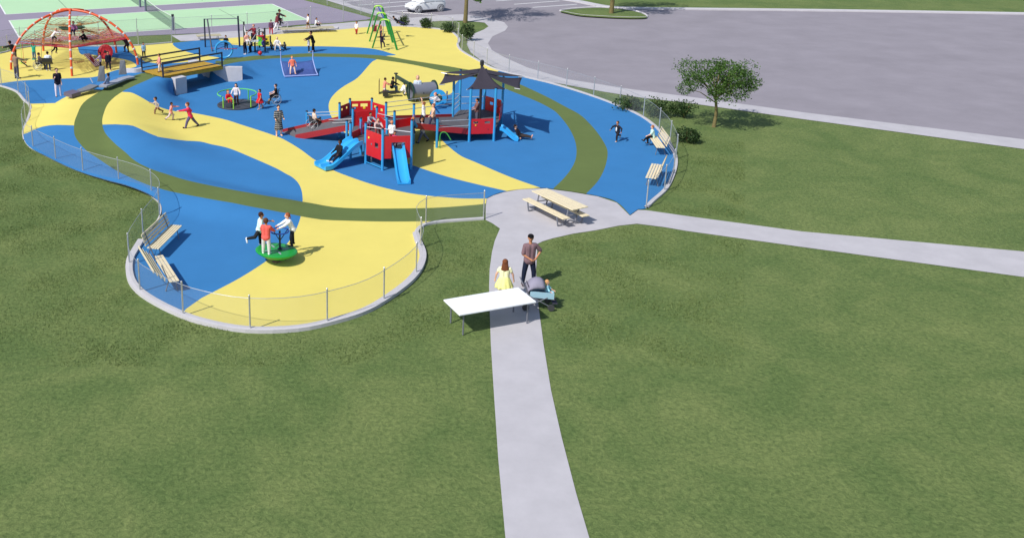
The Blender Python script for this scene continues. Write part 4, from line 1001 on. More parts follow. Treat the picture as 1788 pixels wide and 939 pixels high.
def skinmat(k): return mat('skin '+k, SK[k], .55, .04, 8, spec=.3)
REM = []
def person(label, at, H=1.2, face=0, top=(200,60,60), bot=(40,44,60), hair=(40,28,20), skin='l', shoes=(230,230,230), lean=0, tilt=0,
           L=(0,0,4), Rr=(0,0,4), aL=(0,8,15), aR=(0,8,15), sleeve=1., legs='long', style='short', z=None, seat=None, fine=False, grp=None, turn=0, nod=0, dress=None, cat='person', pocket=0):
    """L,Rr: thigh pitch, knee bend, abduction; aL,aR: shoulder pitch, abduction, elbow bend (degrees)"""
    at = Vector(at); adult = H > 1.5
    t = thing('person', label, cat, at if z is None else up(at, z), grp); del t['_o']; t.rotation_euler.z = R(face)
    hh = .135 if adult else (.165 if H > 1 else .2); rem = 1-hh
    leg, tor, nk = .585*rem*H, .345*rem*H, .07*rem*H; hh *= H
    k = H*(1 if adult else 1.1); sh = .098*k; hp = .050*k
    def dv(p, ab, s): p = R(p); a = R(ab); return Vector((math.sin(p)*math.cos(a), s*math.sin(a), -math.cos(p)*math.cos(a)))
    hip = Vector((0,0,0)); ud = Vector((math.sin(R(lean)), math.sin(R(tilt)), math.cos(R(lean)))).normalized()
    chest = hip+ud*tor*.9; neck = hip+ud*(tor+.0*H); side = Vector((0,1,0)); side = (side-ud*side.dot(ud)).normalized()
    J = {}
    for n_, s, (th, kn, ab) in (('L',1,L),('R',-1,Rr)):
        h = hip+side*hp*s; kn_ = h+dv(th,ab,s)*leg*.5; an = kn_+dv(th-kn,ab*.4,s)*leg*.46
        fd = dv(th-kn+90 if kn < 100 else th-kn+80, 4, s); fd = Vector((fd.x, s*.12, max(-.75,min(.35,fd.z)))).normalized() if abs(th-kn) > 12 else Vector((1,s*.15,0)).normalized()
        J[n_] = (h, kn_, an, fd)
    A_ = {}
    for n_, s, (sp_, ab, el) in (('L',1,aL),('R',-1,aR)):
        s0 = hip+ud*tor*.93+side*sh*s; e = s0+dv(sp_+0,ab,s)*.175*H; f = dv(sp_+el,ab*.3-pocket,s); wr = e+f*.15*H; A_[n_] = (s0, e, wr, f)
    low = min(min(J[n_][2].z, J[n_][2].z+J[n_][3].z*.08*H) for n_ in 'LR')-.038*H
    lift = (-low if seat is None else seat)
    sft = Vector((0,0,lift))
    hd = neck+ud*nk+Vector((0,0,hh*.5))+Vector((math.sin(R(nod))*hh*.3,0,0)); hr = hh*.5
    HM = Matrix.Rotation(R(turn),3,'Z')@Matrix.Rotation(R(nod),3,'Y')
    vox = .007 if fine else (.011 if H < 1.5 else .013)
    b = MB(); b.v = []
    def body(mb, g):
        mb.cap(hip+side*hp*.8, hip-side*hp*.8, .066*k+g, .066*k+g)
        for s in (-1,1): mb.cap(hip+side*hp*.7*s, chest-ud*.02*k+side*sh*.42*s, .060*k+g, .066*k+g); 
        mb.cap(chest+side*sh*.8, chest-side*sh*.8, .045*k+g, .045*k+g)
    body(b, -.004)
    b.cap(chest, neck+ud*nk*1.2, .036*k, .029*k)
    b.ball(hd, (hr*.82,hr*.74,hr), 16, HM); b.ball(hd+HM@Vector((hr*.2,0,-hr*.42)), (hr*.62,hr*.52,hr*.5), 12, HM)
    b.ball(hd+HM@Vector((hr*.86,0,-hr*.12)), (hr*.17,hr*.12,hr*.2), 8, HM)
    for s in (-1,1): b.ball(hd+HM@Vector((-.05*hr,s*hr*.76,-.08*hr)), (hr*.16,hr*.1,hr*.24), 8, HM)
    for n_ in 'LR':
        h, kn_, an, fd = J[n_]; b.cap(h, kn_, .047*k, .033*k); b.cap(kn_, kn_.lerp(an,.4), .034*k, .033*k); b.cap(kn_.lerp(an,.35), an, .033*k, .02*k)
        b.cap(an, an+fd*.085*H-Vector((0,0,.014*H)), .021*k, .017*k); b.cap(an, an-fd*.02*H-Vector((0,0,.014*H)), .02*k, .02*k)
        s0, e, wr, f = A_[n_]; b.cap(s0, e, .029*k, .023*k); b.cap(e, wr, .023*k, .0155*k)
        s = 1 if n_ == 'L' else -1; pal = wr+f*.05*H; ac = f.cross(side).normalized()
        b.cap(wr, pal, .016*k, .019*k); wy = (side-f*side.dot(f)); wy = wy.normalized() if wy.length > .1 else Vector((0,0,1))
        thk = .0075*k if fine else .0085*k
        for q in range(4):
            o_ = (q-1.5)*.0105*k; ln = (.036,.042,.04,.03)[q]*H; r1 = pal+wy*0+ac*o_*1.0; cv = -wy*s
            m1 = r1+f*ln*.55+cv*ln*.12; b.cap(r1, m1, thk, thk*.9, 6); b.cap(m1, m1+f*ln*.35+cv*ln*.3, thk*.9, thk*.75, 6)
        tb = wr+f*.018*H; b.cap(tb+ac*.012*k, tb+ac*.03*k+f*.026*H, thk*1.1, thk*.85, 6)
    def fin(mb, nm, m, vx, par, sm=3):
        mb.v = [p+sft for p in mb.v]; o = mb.build(nm, m, par)
        md = o.modifiers.new('r', 'REMESH'); md.mode = 'VOXEL'; md.voxel_size = vx; md.use_smooth_shade = True
        md = o.modifiers.new('s', 'SMOOTH'); md.iterations = sm; md.factor = .5; return o
    fin(b, 'body', skinmat(skin), vox, t, 1)
    g = .011*k
    s_ = MB(); body(s_, g*.7)
    s_.cap(hip-ud*.02*k+side*hp*.5, hip-ud*.02*k-side*hp*.5, .075*k+g*1.1, .075*k+g*1.1)
    if sleeve > 0:
        for n_ in 'LR':
            s0, e, wr, f = A_[n_]; s_.cap(s0, s0.lerp(e, min(1,sleeve*2)), .033*k+g*.8, .03*k+g)
            if sleeve > .5: s_.cap(e, e.lerp(wr, (sleeve-.5)*1.9), .027*k+g*.7, .022*k+g*.5)
    fin(s_, 'shirt', clothmat(top), vox*1.1, t)
    if dress:
        d = MB(); up_ = hip+ud*tor*.28; ln = leg*dress; cc_ = (J['L'][1]+J['R'][1])/2-hip; dn = Vector((cc_.x*.6,0,-1)).normalized(); N = 40; rows = []
        for i in range(9):
            q = i/8; rr_ = (.082+(.115 if dress < .5 else .05)*q**.8)*k; rows.append([up_+dn*(ln+tor*.28)*q+Vector(((rr_*(1+.1*q*math.cos(5*a_*2*math.pi/N*2)))*math.cos(a_*2*math.pi/N)*.85, (rr_*(1+.1*q*math.cos(5*a_*2*math.pi/N*2)))*math.sin(a_*2*math.pi/N), 0)) for a_ in range(N+1)])
        d.strip(rows); d.v = [p+sft for p in d.v]; o = d.build('skirt', clothmat(bot), t, smooth=True, solid=.008)
    else:
        p_ = MB(); p_.cap(hip+side*hp*.6-ud*.0*k, hip-side*hp*.6-ud*.0*k, .064*k+g*.5, .064*k+g*.5)
        for n_ in 'LR':
            h, kn_, an, fd = J[n_]
            if legs == 'long': p_.cap(h, kn_, .052*k+g*.7, .036*k+g); p_.cap(kn_, an+(kn_-an)*.06, .036*k+g, .026*k+g*.7)
            else: p_.cap(h, h.lerp(kn_,.85), .052*k+g, .044*k+g)
        fin(p_, 'trousers' if legs == 'long' else 'shorts', clothmat(bot), vox*1.1, t)
    if shoes:
        for n_ in 'LR':
            h, kn_, an, fd = J[n_]; q = MB(); dz = Vector((0,0,-.018*H)); q.cap(an-fd*.02*H+dz, an+fd*.09*H+dz, .027*k, .023*k); q.cap(an+Vector((0,0,.01*H)), an-fd*.015*H+dz, .026*k, .027*k)
            q.v = [p+sft for p in q.v]; q.build('shoe', clothmat(shoes), t, smooth=True)
    hb = MB(); back = HM@Vector((-1,0,0))
    if style == 'cap':
        hb.ball(hd+HM@Vector((-.1*hr,0,.42*hr)), (hr*.92,hr*.86,hr*.66), 16, HM); hb.ball(hd+HM@Vector((.8*hr,0,.44*hr)), (hr*.5,hr*.6,hr*.08), 12, HM)
        hb.v = [p+sft for p in hb.v]; hb.build('baseball_cap', clothmat(hair), t, smooth=True); hb = MB()
        hb.ball(hd+HM@Vector((-.22*hr,0,-.1*hr)), (hr*.72,hr*.8,hr*.6), 14, HM)
        fin(hb, 'hair', clothmat((48,34,26)), vox, t)
    else:
        hb.ball(hd+HM@Vector((-.14*hr,0,.22*hr)), (hr*.88,hr*.84,hr*.86), 16, HM); hb.ball(hd+HM@Vector((-.3*hr,0,-.1*hr)), (hr*.66,hr*.8,hr*.7), 14, HM)
        if style == 'long':
            for q in range(6):
                z_ = -.1-.38*q; hb.ball(hd+HM@Vector(((-.48-.03*q)*hr,0,z_*hr)), (hr*.45,hr*(.86+.07*q),hr*.5), 12, HM)
        if style == 'pony': hb.cap(hd+HM@Vector((-.8*hr,0,.2*hr)), hd+HM@Vector((-1.2*hr,0,-1.1*hr)), hr*.25, hr*.12)
        if style == 'bun': hb.ball(hd+HM@Vector((-.75*hr,0,.65*hr)), hr*.36, 10)
        if style == 'bob':
            for s in (-1,1): hb.ball(hd+HM@Vector((-.2*hr,s*.55*hr,-.4*hr)), (hr*.5,hr*.35,hr*.6), 10, HM)
        fin(hb, 'hair', clothmat(hair), vox, t)
    for s in (-1,1):
        q = MB(); q.ball(hd+HM@Vector((hr*.76,s*hr*.3,-.0*hr))+sft, (hr*.07,hr*.1,hr*.06), 8, HM); q.build('eye', mat('eye dark', (.02,.015,.012), .3), t)
    q = MB(); q.ball(hd+HM@Vector((hr*.78,0,-hr*.5))+sft, (hr*.06,hr*.2,hr*.05), 8, HM); q.build('mouth', mat('lips', srgb(160,80,74), .5), t)
    return t
def wheelchair(at, face, label, s=1.):
    t = thing('wheelchair', label, 'wheelchair', at); del t['_o']; t.rotation_euler.z = R(face); K = mat('chair black', (.03,.03,.034), .5)
    for y_ in (-.28,.28):
        mb = MB(); c = Vector((-.1,y_*s,.29*s)); mb.tube([c+Vector((.28*s*math.cos(q),0,.28*s*math.sin(q))) for q in [k*math.pi/14 for k in range(28)]], .016, 6, True); wh = mb.build('wheel', mat('pale tyre', (.3,.3,.31), .5), t)
        mb = MB()
        for k in range(8): mb.tube([c, c+Vector((.28*s*math.cos(k*.785),0,.28*s*math.sin(k*.785)))], .005, 4)
        mb.lathe(c, [(.03,-.02),(.03,.02)], 10, Matrix.Rotation(R(90),3,'X')); mb.build('spokes', STEEL, wh)
        mb = MB(); mb.lathe((.36*s,y_*s*.8,.07*s+.005), [(.01,-.015),(.065*s,-.015),(.065*s,.015),(.01,.015)], 14, Matrix.Rotation(R(90),3,'X')); mb.build('caster', K, t)
    mb = MB()
    for y_ in (-.22,.22):
        mb.tube([(-.24*s,y_*s,.84*s),(-.2*s,y_*s,.42*s),(.24*s,y_*s,.44*s),(.42*s,y_*s,.1*s)], .014, 6); mb.tube([(-.2*s,y_*s,.6*s),(.12*s,y_*s,.6*s),(.14*s,y_*s,.44*s)], .014, 6); mb.tube([(-.24*s,y_*s,.84*s),(-.34*s,y_*s,.85*s)], .018, 6)
    mb.box((.46*s,0,.1*s), (.14*s,.4*s,.02)); mb.build('frame', K, t)
    mb = MB(); mb.box((.03*s,0,.42*s), (.42*s,.42*s,.05)); mb.build('seat', K, t, bevel=.01); mb = MB(); mb.box((-.215*s,0,.62*s), (.04,.42*s,.38*s)); mb.build('backrest', K, t, bevel=.01)
    return t
g0 = lambda u, v, z=.03: G(u, v, z)
S = person
SIT = dict(L=(88,85,6), Rr=(88,85,6))
# --- foreground family
S('man in black cap and mauve shirt standing by the stroller, hand on hip', g0(922,497,.016), 1.78, -82, (124,98,104), (26,34,54), (14,14,18), 'm', (60,30,34), L=(3,2,9), Rr=(-2,2,8), aL=(-6,42,40), aR=(4,12,42), pocket=52, sleeve=.42, style='cap', fine=True, nod=2, turn=-14)
S('girl with long brown hair in a pale yellow dress, back to the viewer', g0(879,521,.016), 1.36, 82, (250,240,190), (240,236,150), (112,66,42), 'l', (200,60,50), aL=(8,28,6), aR=(8,30,6), sleeve=.22, style='long', dress=.42, fine=True)
st = thing('stroller', 'grey hooded stroller beside the man at the bottom edge', 'stroller', g0(938,536,.016)); c = g0(938,536,.016)
SF = mat('stroller cloth', srgb(136,132,150), .8); SL = mat('stroller shade', srgb(60,58,74), .8); N = 14
rows = []
for i in range(7):
    a = R(-5+25*i*.9); rows.append([c+Vector((-.05-.33*math.cos(a), .27*math.cos(math.pi*k/10)*1.0, .62+.40*math.sin(a)*(.35+.65*math.sin(math.pi*k/10)))) for k in range(11)])
mb = MB(); mb.strip([[p for p in r_] for r_ in rows]); mb.build('hood', SF, st, smooth=True, solid=.02)
mb = MB(); mb.slab([c+Vector((-.3,-.24,.42)), c+Vector((.46,-.24,.47)), c+Vector((.46,.24,.47)), c+Vector((-.3,.24,.42))], .06); mb.slab([c+Vector((-.36,-.23,.85)), c+Vector((-.24,-.23,.45)), c+Vector((-.24,.23,.45)), c+Vector((-.36,.23,.85))], .04); mb.build('seat', SL, st, bevel=.01)
for s_ in (-1,1):
    mb = MB(); mb.slab([c+Vector((-.3,s_*.25,.66)), c+Vector((.46,s_*.25,.58)), c+Vector((.46,s_*.22,.58)), c+Vector((-.3,s_*.22,.66))], .2); mb.build('side_panel', mat('pale blue liner', srgb(160,196,214), .8), st)
mb = MB(); mb.box(c+Vector((.52,0,.2)), (.16,.36,.03)); mb.build('footrest', SL, st)
mb = MB()
for y_ in (-.26,.26): mb.tube([c+Vector((-.55,y_,.92)), c+Vector((-.3,y_,.5)), c+Vector((.38,y_,.12))], .015, 8); mb.tube([c+Vector((.25,y_,.45)), c+Vector((-.42,y_,.12))], .015, 8)
mb.tube([c+Vector((-.55,-.26,.92)), c+Vector((-.55,.26,.92))], .018, 8); mb.build('frame', MGREY, st)
for x_, y_ in ((-.42,-.26),(-.42,.26),(.38,-.28),(.38,.28)): mb = MB(); mb.lathe(c+Vector((x_,y_,.11)), [(.02,-.02),(.11,-.02),(.11,.02),(.02,.02)], 16, Matrix.Rotation(R(90),3,'X')); mb.build('wheel', RUB, st)
S('toddler with sandy hair in light blue sitting up in the stroller', c+Vector((.27,-.02,.46)), .8, -20, (160,214,230), (160,204,222), (196,148,100), 'l', None, z=.476, seat=.07, **SIT, aL=(40,10,20), aR=(40,10,20), sleeve=.5, fine=True)
# --- spinner children
dz = .49
S('boy in coral jacket and pale trousers standing on the green disc, back turned', g0(465,443.5,dz), 1.30, 78, (224,96,88), (206,206,204), (92,56,38), 'm', (235,235,235), lean=6, L=(2,4,5), Rr=(-2,4,6), aL=(35,12,25), aR=(42,14,20), fine=True, z=dz-.0)
S('boy in pale mint shirt swinging one leg off the green disc', g0(453.5,428,dz), 1.28, 10, (205,228,222), (36,38,42), (60,36,28), 'm', (225,228,232), lean=10, tilt=-6, L=(4,2,3), Rr=(-35,50,8), aL=(60,10,20), aR=(-12,45,30), sleeve=.4, fine=True, z=dz-.02)
S('girl in white top with ponytail leaning on the disc hand ring', g0(511,428,dz), 1.26, 195, (236,236,240), (30,34,46), (150,84,52), 'l', (30,30,36), lean=24, L=(14,18,6), Rr=(-4,2,6), aL=(62,14,8), aR=(52,12,12), style='pony', fine=True, z=dz)
# --- runners on the yellow band
RG = 'children running along the yellow band'
S('small child in grey top running first along the yellow band', P(275,200), 1.0, 200, (176,164,160), (130,96,78), (44,34,30), 'm', (60,50,48), lean=12, L=(35,30,3), Rr=(-30,35,3), aL=(-45,20,60), aR=(40,20,70), grp=None)
S('child in pink top reaching back, middle of the three runners', P(299,210.5), 1.02, 10, (232,150,140), (206,186,196), (52,34,32), 'm', (60,50,60), lean=10, L=(30,40,3), Rr=(-25,30,3), aL=(80,12,5), aR=(-30,20,60))
S('child in hot pink jacket running last with arm stretched left', P(333,223.5), 1.42, 190, (218,52,88), (92,84,120), (112,64,44), 'l', (40,34,40), lean=14, L=(30,14,4), Rr=(-32,8,4), aL=(80,4,5), aR=(-40,20,60))
# --- merry-go-round
S('child in red sitting on the merry-go-round platform edge', g0(399,184,.15), .95, -60, (210,40,44), (206,46,50), (160,84,50), 'l', (220,200,190), seat=.36, **SIT, aL=(30,20,30), aR=(30,20,30), z=.15)
mb = MB(); mb.box(g0(399,183,.26), (.3,.3,.22)); mb.build('seat_pod', mat('dark platform', (.1,.1,.12), .6), cs)
S('girl with long black hair standing inside the lime rail', g0(413,181.5,.13), 1.15, -100, (214,206,214), (70,36,40), (24,18,20), 'l', (120,80,70), style='long', z=.13, aL=(10,30,30), aR=(10,30,30), L=(10,20,4))
S('girl in red dress walking towards the merry-go-round', g0(454,190.5), 1.12, 215, (208,36,44), (204,40,48), (34,22,22), 'm', (220,180,160), L=(14,8,4), Rr=(-22,10,4), style='bob', dress=.35, sleeve=.1, aL=(14,14,20), aR=(-14,14,20))
wheelchair(g0(480,181), 185, 'child wheelchair beside the merry-go-round', .92)
S('child in black seated in the wheelchair beside the merry-go-round', g0(482,180.5), 1.22, 185, (40,36,38), (28,26,28), (52,44,50), 'l', (150,130,100), seat=.5, **SIT, aL=(30,10,40), aR=(30,10,40), sleeve=.2)
# --- around the main structure
S('woman in black and grey striped dress by the foot of the ramp', g0(487,237), 1.56, -75, 'stripe', 'stripe', (30,22,24), 'l', (226,180,160), style='bun', dress=.62, aL=(10,10,70), aR=(10,10,70), sleeve=.9)
wheelchair(G(548,224.5,.43), 25, 'child wheelchair climbing the dark ramp', .8)
S('child in cream shirt wheeling up the dark ramp', G(549,224,.43), 1.15, 25, (222,196,178), (62,44,42), (40,28,24), 'm', (70,60,50), z=.43, seat=.42, **SIT, aL=(10,14,50), aR=(10,14,50), sleeve=.4)
S('boy in black sliding down the double slide', G(592,272,.55), 1.25, 222, (26,26,32), (30,34,52), (26,22,24), 'd', (235,235,240), z=.5, seat=.16, lean=-8, L=(72,20,8), Rr=(70,22,8), aL=(30,14,30), aR=(30,14,30))
S('child in grey top crouching behind the red wall on the deck', G(645,225,1.0), 1.05, -60, (150,154,166), (60,70,90), (28,22,22), 'm', (60,60,60), z=1.0, L=(90,120,8), Rr=(85,120,8), aL=(60,10,20), aR=(60,10,20), lean=15)
S('child leaning low over the front red panel', G(659,241,1.0), 1.1, -85, (200,170,164), (120,60,60), (120,84,60), 'l', (60,60,60), z=1.0, lean=35, L=(30,60,6), Rr=(30,60,6), aL=(60,14,30), aR=(60,14,30))
S('child in white shirt standing on the front deck', G(684,250,1.0), 1.05, 80, (244,244,238), (210,50,60), (206,130,96), 'l', (60,60,60), z=1.0, sleeve=.35, L=(20,40,4), Rr=(0,4,4))
S('child in pink at the slide opening of the front deck', G(689,256,1.0), .8, -85, (206,70,130), (60,40,60), (60,34,34), 'm', (60,50,60), z=1.0, L=(60,110,8), Rr=(60,110,8))
S('boy in grey shirt striding below the ramp beside the blue post', g0(737,249), 1.3, 190, (176,176,186), (92,98,124), (150,100,64), 'l', (30,30,36), lean=6, L=(24,6,4), Rr=(-30,10,4), aL=(60,10,30), aR=(-20,20,30), sleeve=.4)
S('child in white reaching both arms up on the ramp', G(739,220,.86), 1.2, 175, (240,240,240), (44,44,60), (176,110,74), 'l', (50,50,60), z=.86, aL=(165,8,5), aR=(160,8,5), sleeve=.3, L=(30,40,4))
S('child in apricot top standing on the ramp by the rails', G(756,222,.84), 1.18, 190, (226,178,150), (56,56,84), (140,92,70), 'l', (120,80,70), z=.84, aL=(30,20,20), aR=(-20,20,10), sleeve=.3, L=(-20,14,4), Rr=(22,8,4))
S('boy in dark swimwear colours climbing low on the ramp side', G(726,234,.8), .9, 170, (60,130,170), (40,60,100), (180,120,70), 'l', (40,40,50), z=.8, L=(70,90,8), Rr=(40,70,8), lean=30)
S('man in grey shirt standing on the shaded deck under the sails', G(832,214,CZ), 1.25, 185, (118,84,82), (86,86,100), (20,18,20), 'm', (60,50,50), z=CZ, sleeve=.4, aL=(30,10,40), aR=(20,10,50))
S('child in dark clothes lying at the end of the small curved slide', G(908,241,.1), 1.2, -12, (34,32,40), (58,48,46), (40,26,24), 'l', (214,160,140), z=.1, seat=.15, lean=-38, L=(84,4,4), Rr=(84,0,4), aL=(20,14,20), aR=(20,14,20))
# --- play train
S('child in coral shirt and white trousers at the train front', g0(671,167), 1.05, 10, (224,140,122), (226,214,214), (52,26,30), 'm', (230,220,220), lean=8, L=(20,30,4), aL=(50,10,20), aR=(50,10,20))
S('child in black sitting on the train step', g0(684,163.5), 1.15, 20, (22,22,28), (50,70,90), (22,18,20), 'm', (60,60,60), seat=.42, lean=12, **SIT, aL=(50,10,20), aR=(50,10,20))
S('child in white crouching beside the train frame', g0(702,167), 1.0, 20, (228,226,232), (190,190,200), (70,60,60), 'l', (50,50,56), lean=30, L=(80,110,8), Rr=(70,110,8))
S('person in long pale blue coat beside the grey tunnel', g0(728.5,176), 1.45, -90, (196,206,224), (198,208,226), (196,150,130), 'l', (230,230,236), dress=.75, style='bob', aL=(6,6,8), aR=(6,6,8))
S('child in white lying on the tender behind the train wheel', G(766,177,.5), .95, 190, (236,226,226), (210,200,206), (200,120,100), 'l', (60,60,60), z=.48, seat=.1, lean=40, **SIT, aL=(60,10,20), aR=(60,10,20))
# --- right side
bj = S('boy in black jacket and white shirt skipping on the blue rubber', g0(1077,246.5), 1.05, 215, (34,34,44), (40,32,36), (74,50,38), 'm', (226,190,170), lean=8, L=(28,30,4), Rr=(-28,50,4), aL=(10,62,20), aR=(10,58,20))
q = MB(); q.ball((.10,0,.62), (.035,.045,.12), 12); q.build('shirt_front', clothmat((226,226,228)), bj, smooth=True)
S('child in mint shirt perched on the end of the right bench', G(1140,240,.47), 1.1, 175, (186,220,210), (24,24,28), (150,96,66), 'l', (24,24,28), z=.03, seat=.5, lean=10, L=(86,40,6), Rr=(60,70,10), aL=(40,20,20), aR=(0,34,10), sleeve=.4)
S('child in coral leaning back on the blue membrane', G(511,129,.14), 1.12, -75, (226,118,92), (240,206,184), (196,120,72), 'l', (226,170,150), z=.14, lean=-16, L=(12,4,14), Rr=(4,4,14), aL=(10,30,10), aR=(10,30,10), sleeve=.5)
# --- bridge, track, left
S('child in pink shirt and cream trousers crossing the footbridge', G(279.5,126,1.15), 1.08, 200, (228,150,140), (224,206,190), (34,26,26), 'm', (110,76,50), z=1.15, L=(12,10,4), Rr=(-10,6,4), aL=(10,26,30), aR=(10,22,30))
S('child in grey blue sitting on the grey track between the fins', P(188,147,.32), 1.0, 150, (120,140,180), (96,100,120), (40,30,30), 'm', (90,90,100), seat=.12, lean=-14, L=(60,80,6), Rr=(60,80,6), aL=(20,14,20), aR=(20,14,20))
S('tall youth in black t-shirt and white trousers on the blue rubber', g0(102.5,169.5), 1.68, -60, (38,32,42), (232,214,216), (40,22,24), 'l', (40,30,34), aL=(4,6,12), aR=(30,12,90), sleeve=.4)
S('adult in tan top and grey jeans holding a dark pole left of the dome', g0(30,137.5), 1.66, 60, (142,116,98), (84,82,100), (110,92,80), 'm', (24,22,28), aL=(20,30,20), aR=(60,35,10), style='bob')
wp_ = thing('dark_pole', 'short dark pole pointing out from the adult left of the dome', 'pole', G(36,110,1.0)); mb = MB(); mb.tube([G(37,108,1.0), G(47,115,.85)], .04, 8); mb.build('shaft', DARK, wp_)
S('adult in black leaning over behind the left foot of the dome', g0(26,108), 1.5, 150, (24,24,28), (30,28,32), (26,20,22), 'm', (30,30,30), lean=40, aL=(70,12,10), aR=(70,12,10), L=(10,10,4))
S('adult in pale blue shirt behind the wheelchair under the dome', g0(85,124), 1.25, 100, (214,224,240), (50,58,90), (46,34,34), 'l', (200,200,210), aL=(20,24,40), aR=(20,24,40), lean=14, L=(12,14,5))
wheelchair(g0(69,122), 20, 'wheelchair standing under the orange dome', .95)
S('child with grey cardigan seated in the wheelchair under the dome', g0(70,121.5), 1.2, 20, (96,86,90), (52,52,60), (44,24,24), 'm', (40,40,44), seat=.5, **SIT, aL=(40,10,20), aR=(40,10,20))
S('child in teal hanging from a rope pod behind the dome', G(60,101,.32), 1.0, -90, (50,170,150), (40,90,150), (60,40,30), 'm', (40,60,110), z=.3, aL=(165,6,10), aR=(165,6,10))
S('child in black swinging under the back net of the dome', G(98,93,.6), 1.1, 0, (22,22,28), (26,26,30), (20,18,20), 'm', (220,190,170), z=.55, lean=50, L=(10,30,6), Rr=(-20,30,6), aL=(110,10,10), aR=(110,10,10))
S('child in white climbing the tan rope net', G(93,75,1.55), 1.12, 15, (226,220,222), (44,34,44), (196,140,110), 'l', (50,30,40), z=1.45, lean=38, L=(50,60,8), Rr=(0,10,8), aL=(90,14,10), aR=(80,14,10))
S('child in purple sitting on the green top platform of the dome', G(129,56,2.38), 1.15, -90, (166,106,150), (40,38,60), (40,32,44), 'm', (30,30,40), z=2.38, seat=.12, **SIT, aL=(10,30,20), aR=(10,30,20), style='bob')
S('child in black crouching on the rope net right of the dome centre', G(151,74,1.6), 1.1, 190, (24,22,28), (26,24,30), (120,60,50), 'l', (40,30,36), z=1.55, seat=.3, lean=30, L=(95,110,10), Rr=(95,110,10), aL=(50,10,20), aR=(50,10,20))
S('child in dark clothes climbing the right arch of the dome', G(223,91,.75), 1.15, 150, (44,26,40), (50,30,44), (30,20,22), 'm', (40,30,36), z=.7, lean=34, L=(40,50,6), Rr=(10,20,6), aL=(110,12,5), aR=(100,12,5))
S('child in lilac top standing at the foot of the striped ramp', g0(176,121), 1.12, 190, (178,160,196), (34,34,46), (70,34,30), 'm', (40,40,50), aL=(50,10,10), aR=(40,10,20))
S('child in dark hoodie striding past the striped ramp', g0(190,122.5), 1.22, -70, (28,28,44), (34,32,46), (26,22,26), 'm', (160,110,110), L=(22,14,4), Rr=(-20,8,4), lean=4)
S('child in pale blue top and black trousers right of the dome', g0(251.5,100.5), 1.02, -60, (150,186,214), (20,20,26), (50,40,36), 'm', (30,30,34), sleeve=.4)
# --- hoop frame and fitness frame
S('child in black standing in front of the light blue hoop', g0(395,87), 1.02, -80, (26,26,32), (30,30,34), (24,18,20), 'm', (220,200,190), aL=(30,20,80), aR=(30,20,80), sleeve=.4)
S('child in dark jacket bending at the left of the fitness frame', g0(427.5,95), 1.25, -20, (36,30,38), (44,38,60), (50,30,34), 'm', (236,226,230), lean=12, L=(14,20,5), aL=(50,12,20), aR=(50,12,20))
S('adult in black crouching with a child at the fitness frame', g0(438,92.5), 1.25, 190, (24,24,30), (34,32,40), (40,26,26), 'm', (40,40,40), lean=24, L=(20,30,6), Rr=(0,10,6), aL=(40,14,20), aR=(40,14,20))
S('child in pink sitting high on the fitness frame seat', G(431,73,1.0), 1.1, -60, (234,164,146), (226,216,212), (120,74,56), 'l', (40,36,40), z=1.02, seat=.08, **SIT, aL=(10,30,20), aR=(10,30,20), sleeve=.3)
S('child in maroon on the fitness frame platform', G(444.5,74,.75), 1.25, -120, (120,34,48), (84,30,46), (176,100,80), 'l', (60,40,44), z=.75, aL=(60,20,10), aR=(60,20,10), lean=10)
S('child in red jumper clinging to the right post of the fitness frame', G(461,82,.9), 1.05, 200, (184,50,70), (66,66,120), (60,40,60), 'm', (40,40,50), z=.85, lean=12, aL=(80,8,20), aR=(80,8,20), L=(40,60,4))
S('child in plum top and red trousers behind the fitness frame', g0(473.5,60), 1.12, 90, (90,60,90), (176,26,44), (120,110,120), 'l', (120,90,90), L=(4,4,6), Rr=(-4,4,6))
S('child in white sitting in the middle of the rocker', G(484,80,.42), 1.1, -80, (236,226,222), (206,196,190), (220,186,150), 'l', (200,170,150), z=.38, seat=.1, L=(80,70,20), Rr=(80,70,20), aL=(20,30,30), aR=(20,30,30))
def bike(at, face, label):
    t = thing('bicycle', label, 'bicycle', at); del t['_o']; t.rotation_euler.z = R(face); fm = mat('white frame', (.7,.7,.7), .4)
    for x_ in (-.45,.45):
        mb = MB(); mb.tube([Vector((x_+.28*math.cos(q),0,.28+.28*math.sin(q))) for q in [k*math.pi/14 for k in range(28)]], .018, 6, True); wh = mb.build('wheel', fm, t)
        mb = MB()
        for k in range(8): mb.tube([(x_,0,.28), (x_+.27*math.cos(k*.785),0,.28+.27*math.sin(k*.785))], .004, 4)
        mb.build('spokes', STEEL, wh)
    mb = MB()
    for a_, b_ in (((-.45,0,.28),(-.1,0,.28)),((-.1,0,.28),(-.2,0,.72)),((-.2,0,.66),(.32,0,.68)),((-.1,0,.28),(.34,0,.62)),((-.45,0,.28),(-.19,0,.6)),((.45,0,.28),(.3,0,.85))): mb.tube([a_,b_], .018, 6)
    mb.build('frame', fm, t); mb = MB(); mb.tube([(.3,-.25,.9),(.32,0,.86),(.3,.25,.9)], .014, 6); mb.build('handlebar', DARK, t); mb = MB(); mb.ball((-.22,0,.74), (.13,.07,.03), 10); mb.build('saddle', DARK, t)
bike(g0(487,50), 8, 'white child bicycle on the path beside the courts')
S('youth in black reaching forward on the white bicycle', g0(485.5,50), 1.45, 8, (66,50,60), (28,28,40), (20,18,20), 'm', (230,230,230), seat=.80, L=(72,60,6), Rr=(40,60,6), lean=16, aL=(62,8,8), aR=(62,8,8))
S('youth in maroon top and white trousers standing behind the cyclist', g0(483,53), 1.35, 20, (110,50,60), (226,220,222), (54,34,34), 'm', (226,226,230), L=(20,20,5), Rr=(-16,20,5), lean=10, aL=(40,10,20))
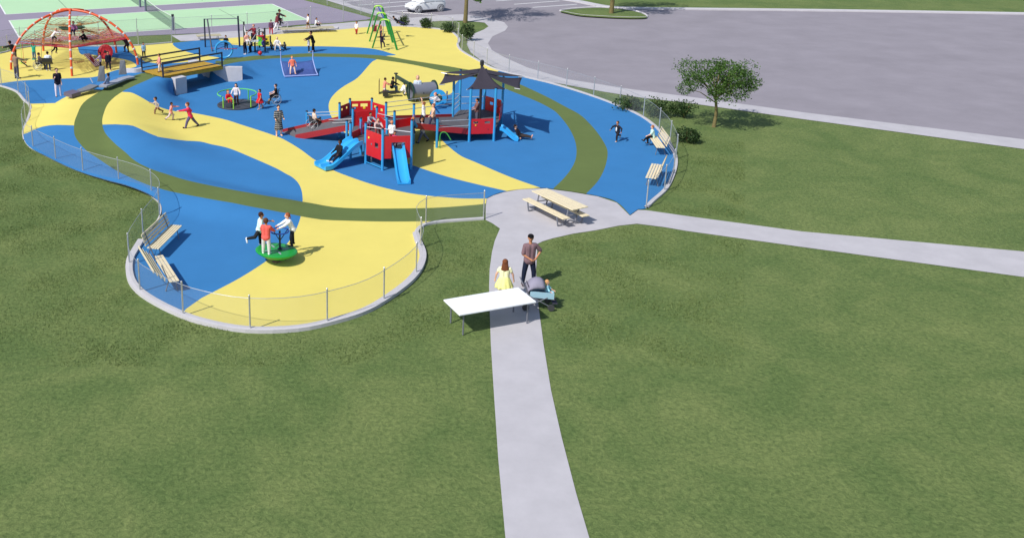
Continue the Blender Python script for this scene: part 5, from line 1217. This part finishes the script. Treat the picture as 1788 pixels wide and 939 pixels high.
S('child in white top and dark shorts standing on the long timber bench', G(538,50,.37), 1.1, 200, (236,232,234), (48,40,50), (30,22,24), 'm', (210,180,170), z=.37, legs='short', L=(26,30,4), Rr=(-10,20,4), sleeve=.4)
S('child in white shirt sitting on the long timber bench', G(552,45,.37), 1.05, -40, (240,240,242), (24,24,30), (26,18,22), 'm', (200,200,204), z=.37, seat=.1, L=(88,60,10), Rr=(88,60,10), lean=8, aL=(50,10,20), aR=(50,10,20), sleeve=.4)
S('adult in black bending over a child on the blue rubber', g0(547,91), 1.5, 190, (16,16,20), (20,20,24), (18,16,18), 'm', (20,20,22), lean=18, L=(8,4,5), Rr=(-4,4,5), aL=(50,10,20), aR=(50,10,20))
S('child in pale top standing before the adult in black', g0(539,91.5), 1.05, 10, (200,196,204), (36,34,44), (50,36,34), 'm', (220,210,210), L=(8,8,6))
S('child in white top and red trousers left of the swing set', g0(622.5,60), .98, -120, (240,228,226), (170,50,44), (60,30,28), 'm', (120,60,50), L=(14,6,6), Rr=(-10,6,6), sleeve=.5)
S('child in dark clothes on the front swing of the green set', G(666.5,76,.5), 1.08, -70, (52,40,58), (40,36,46), (60,36,34), 'm', (30,30,36), z=.3, seat=.38, L=(60,40,6), Rr=(30,20,6), aL=(130,8,20), aR=(130,8,20))
S('child in black flying forward on the rear swing', tb+Vector((1.35,.1,0)), 1.1, 0, (26,26,34), (44,44,80), (22,20,24), 'm', (30,30,40), z=tb.z-.92, seat=.1, lean=-55, L=(70,-4,4), Rr=(66,0,4), aL=(40,10,20), aR=(40,10,20))
S('child in pale shirt standing inside the green swing frames', g0(665,66), 1.2, 200, (214,150,140), (60,60,90), (90,50,40), 'l', (60,60,60), lean=10, aL=(90,10,10), aR=(90,10,10))
# --- freeze the voxel surfaces into meshes once, all together
bpy.context.view_layer.update()
dg = bpy.context.evaluated_depsgraph_get(); todo = [o for o in bpy.data.objects if o.type == 'MESH' and any(m.type == 'REMESH' for m in o.modifiers)]
new = [(o, bpy.data.meshes.new_from_object(o.evaluated_get(dg), depsgraph=dg)) for o in todo]
for o, me in new:
    o.modifiers.clear(); me.name = o.name; o.data = me
    me.shade_smooth()
for o in list(bpy.data.objects):
    if '_o' in o: del o['_o']
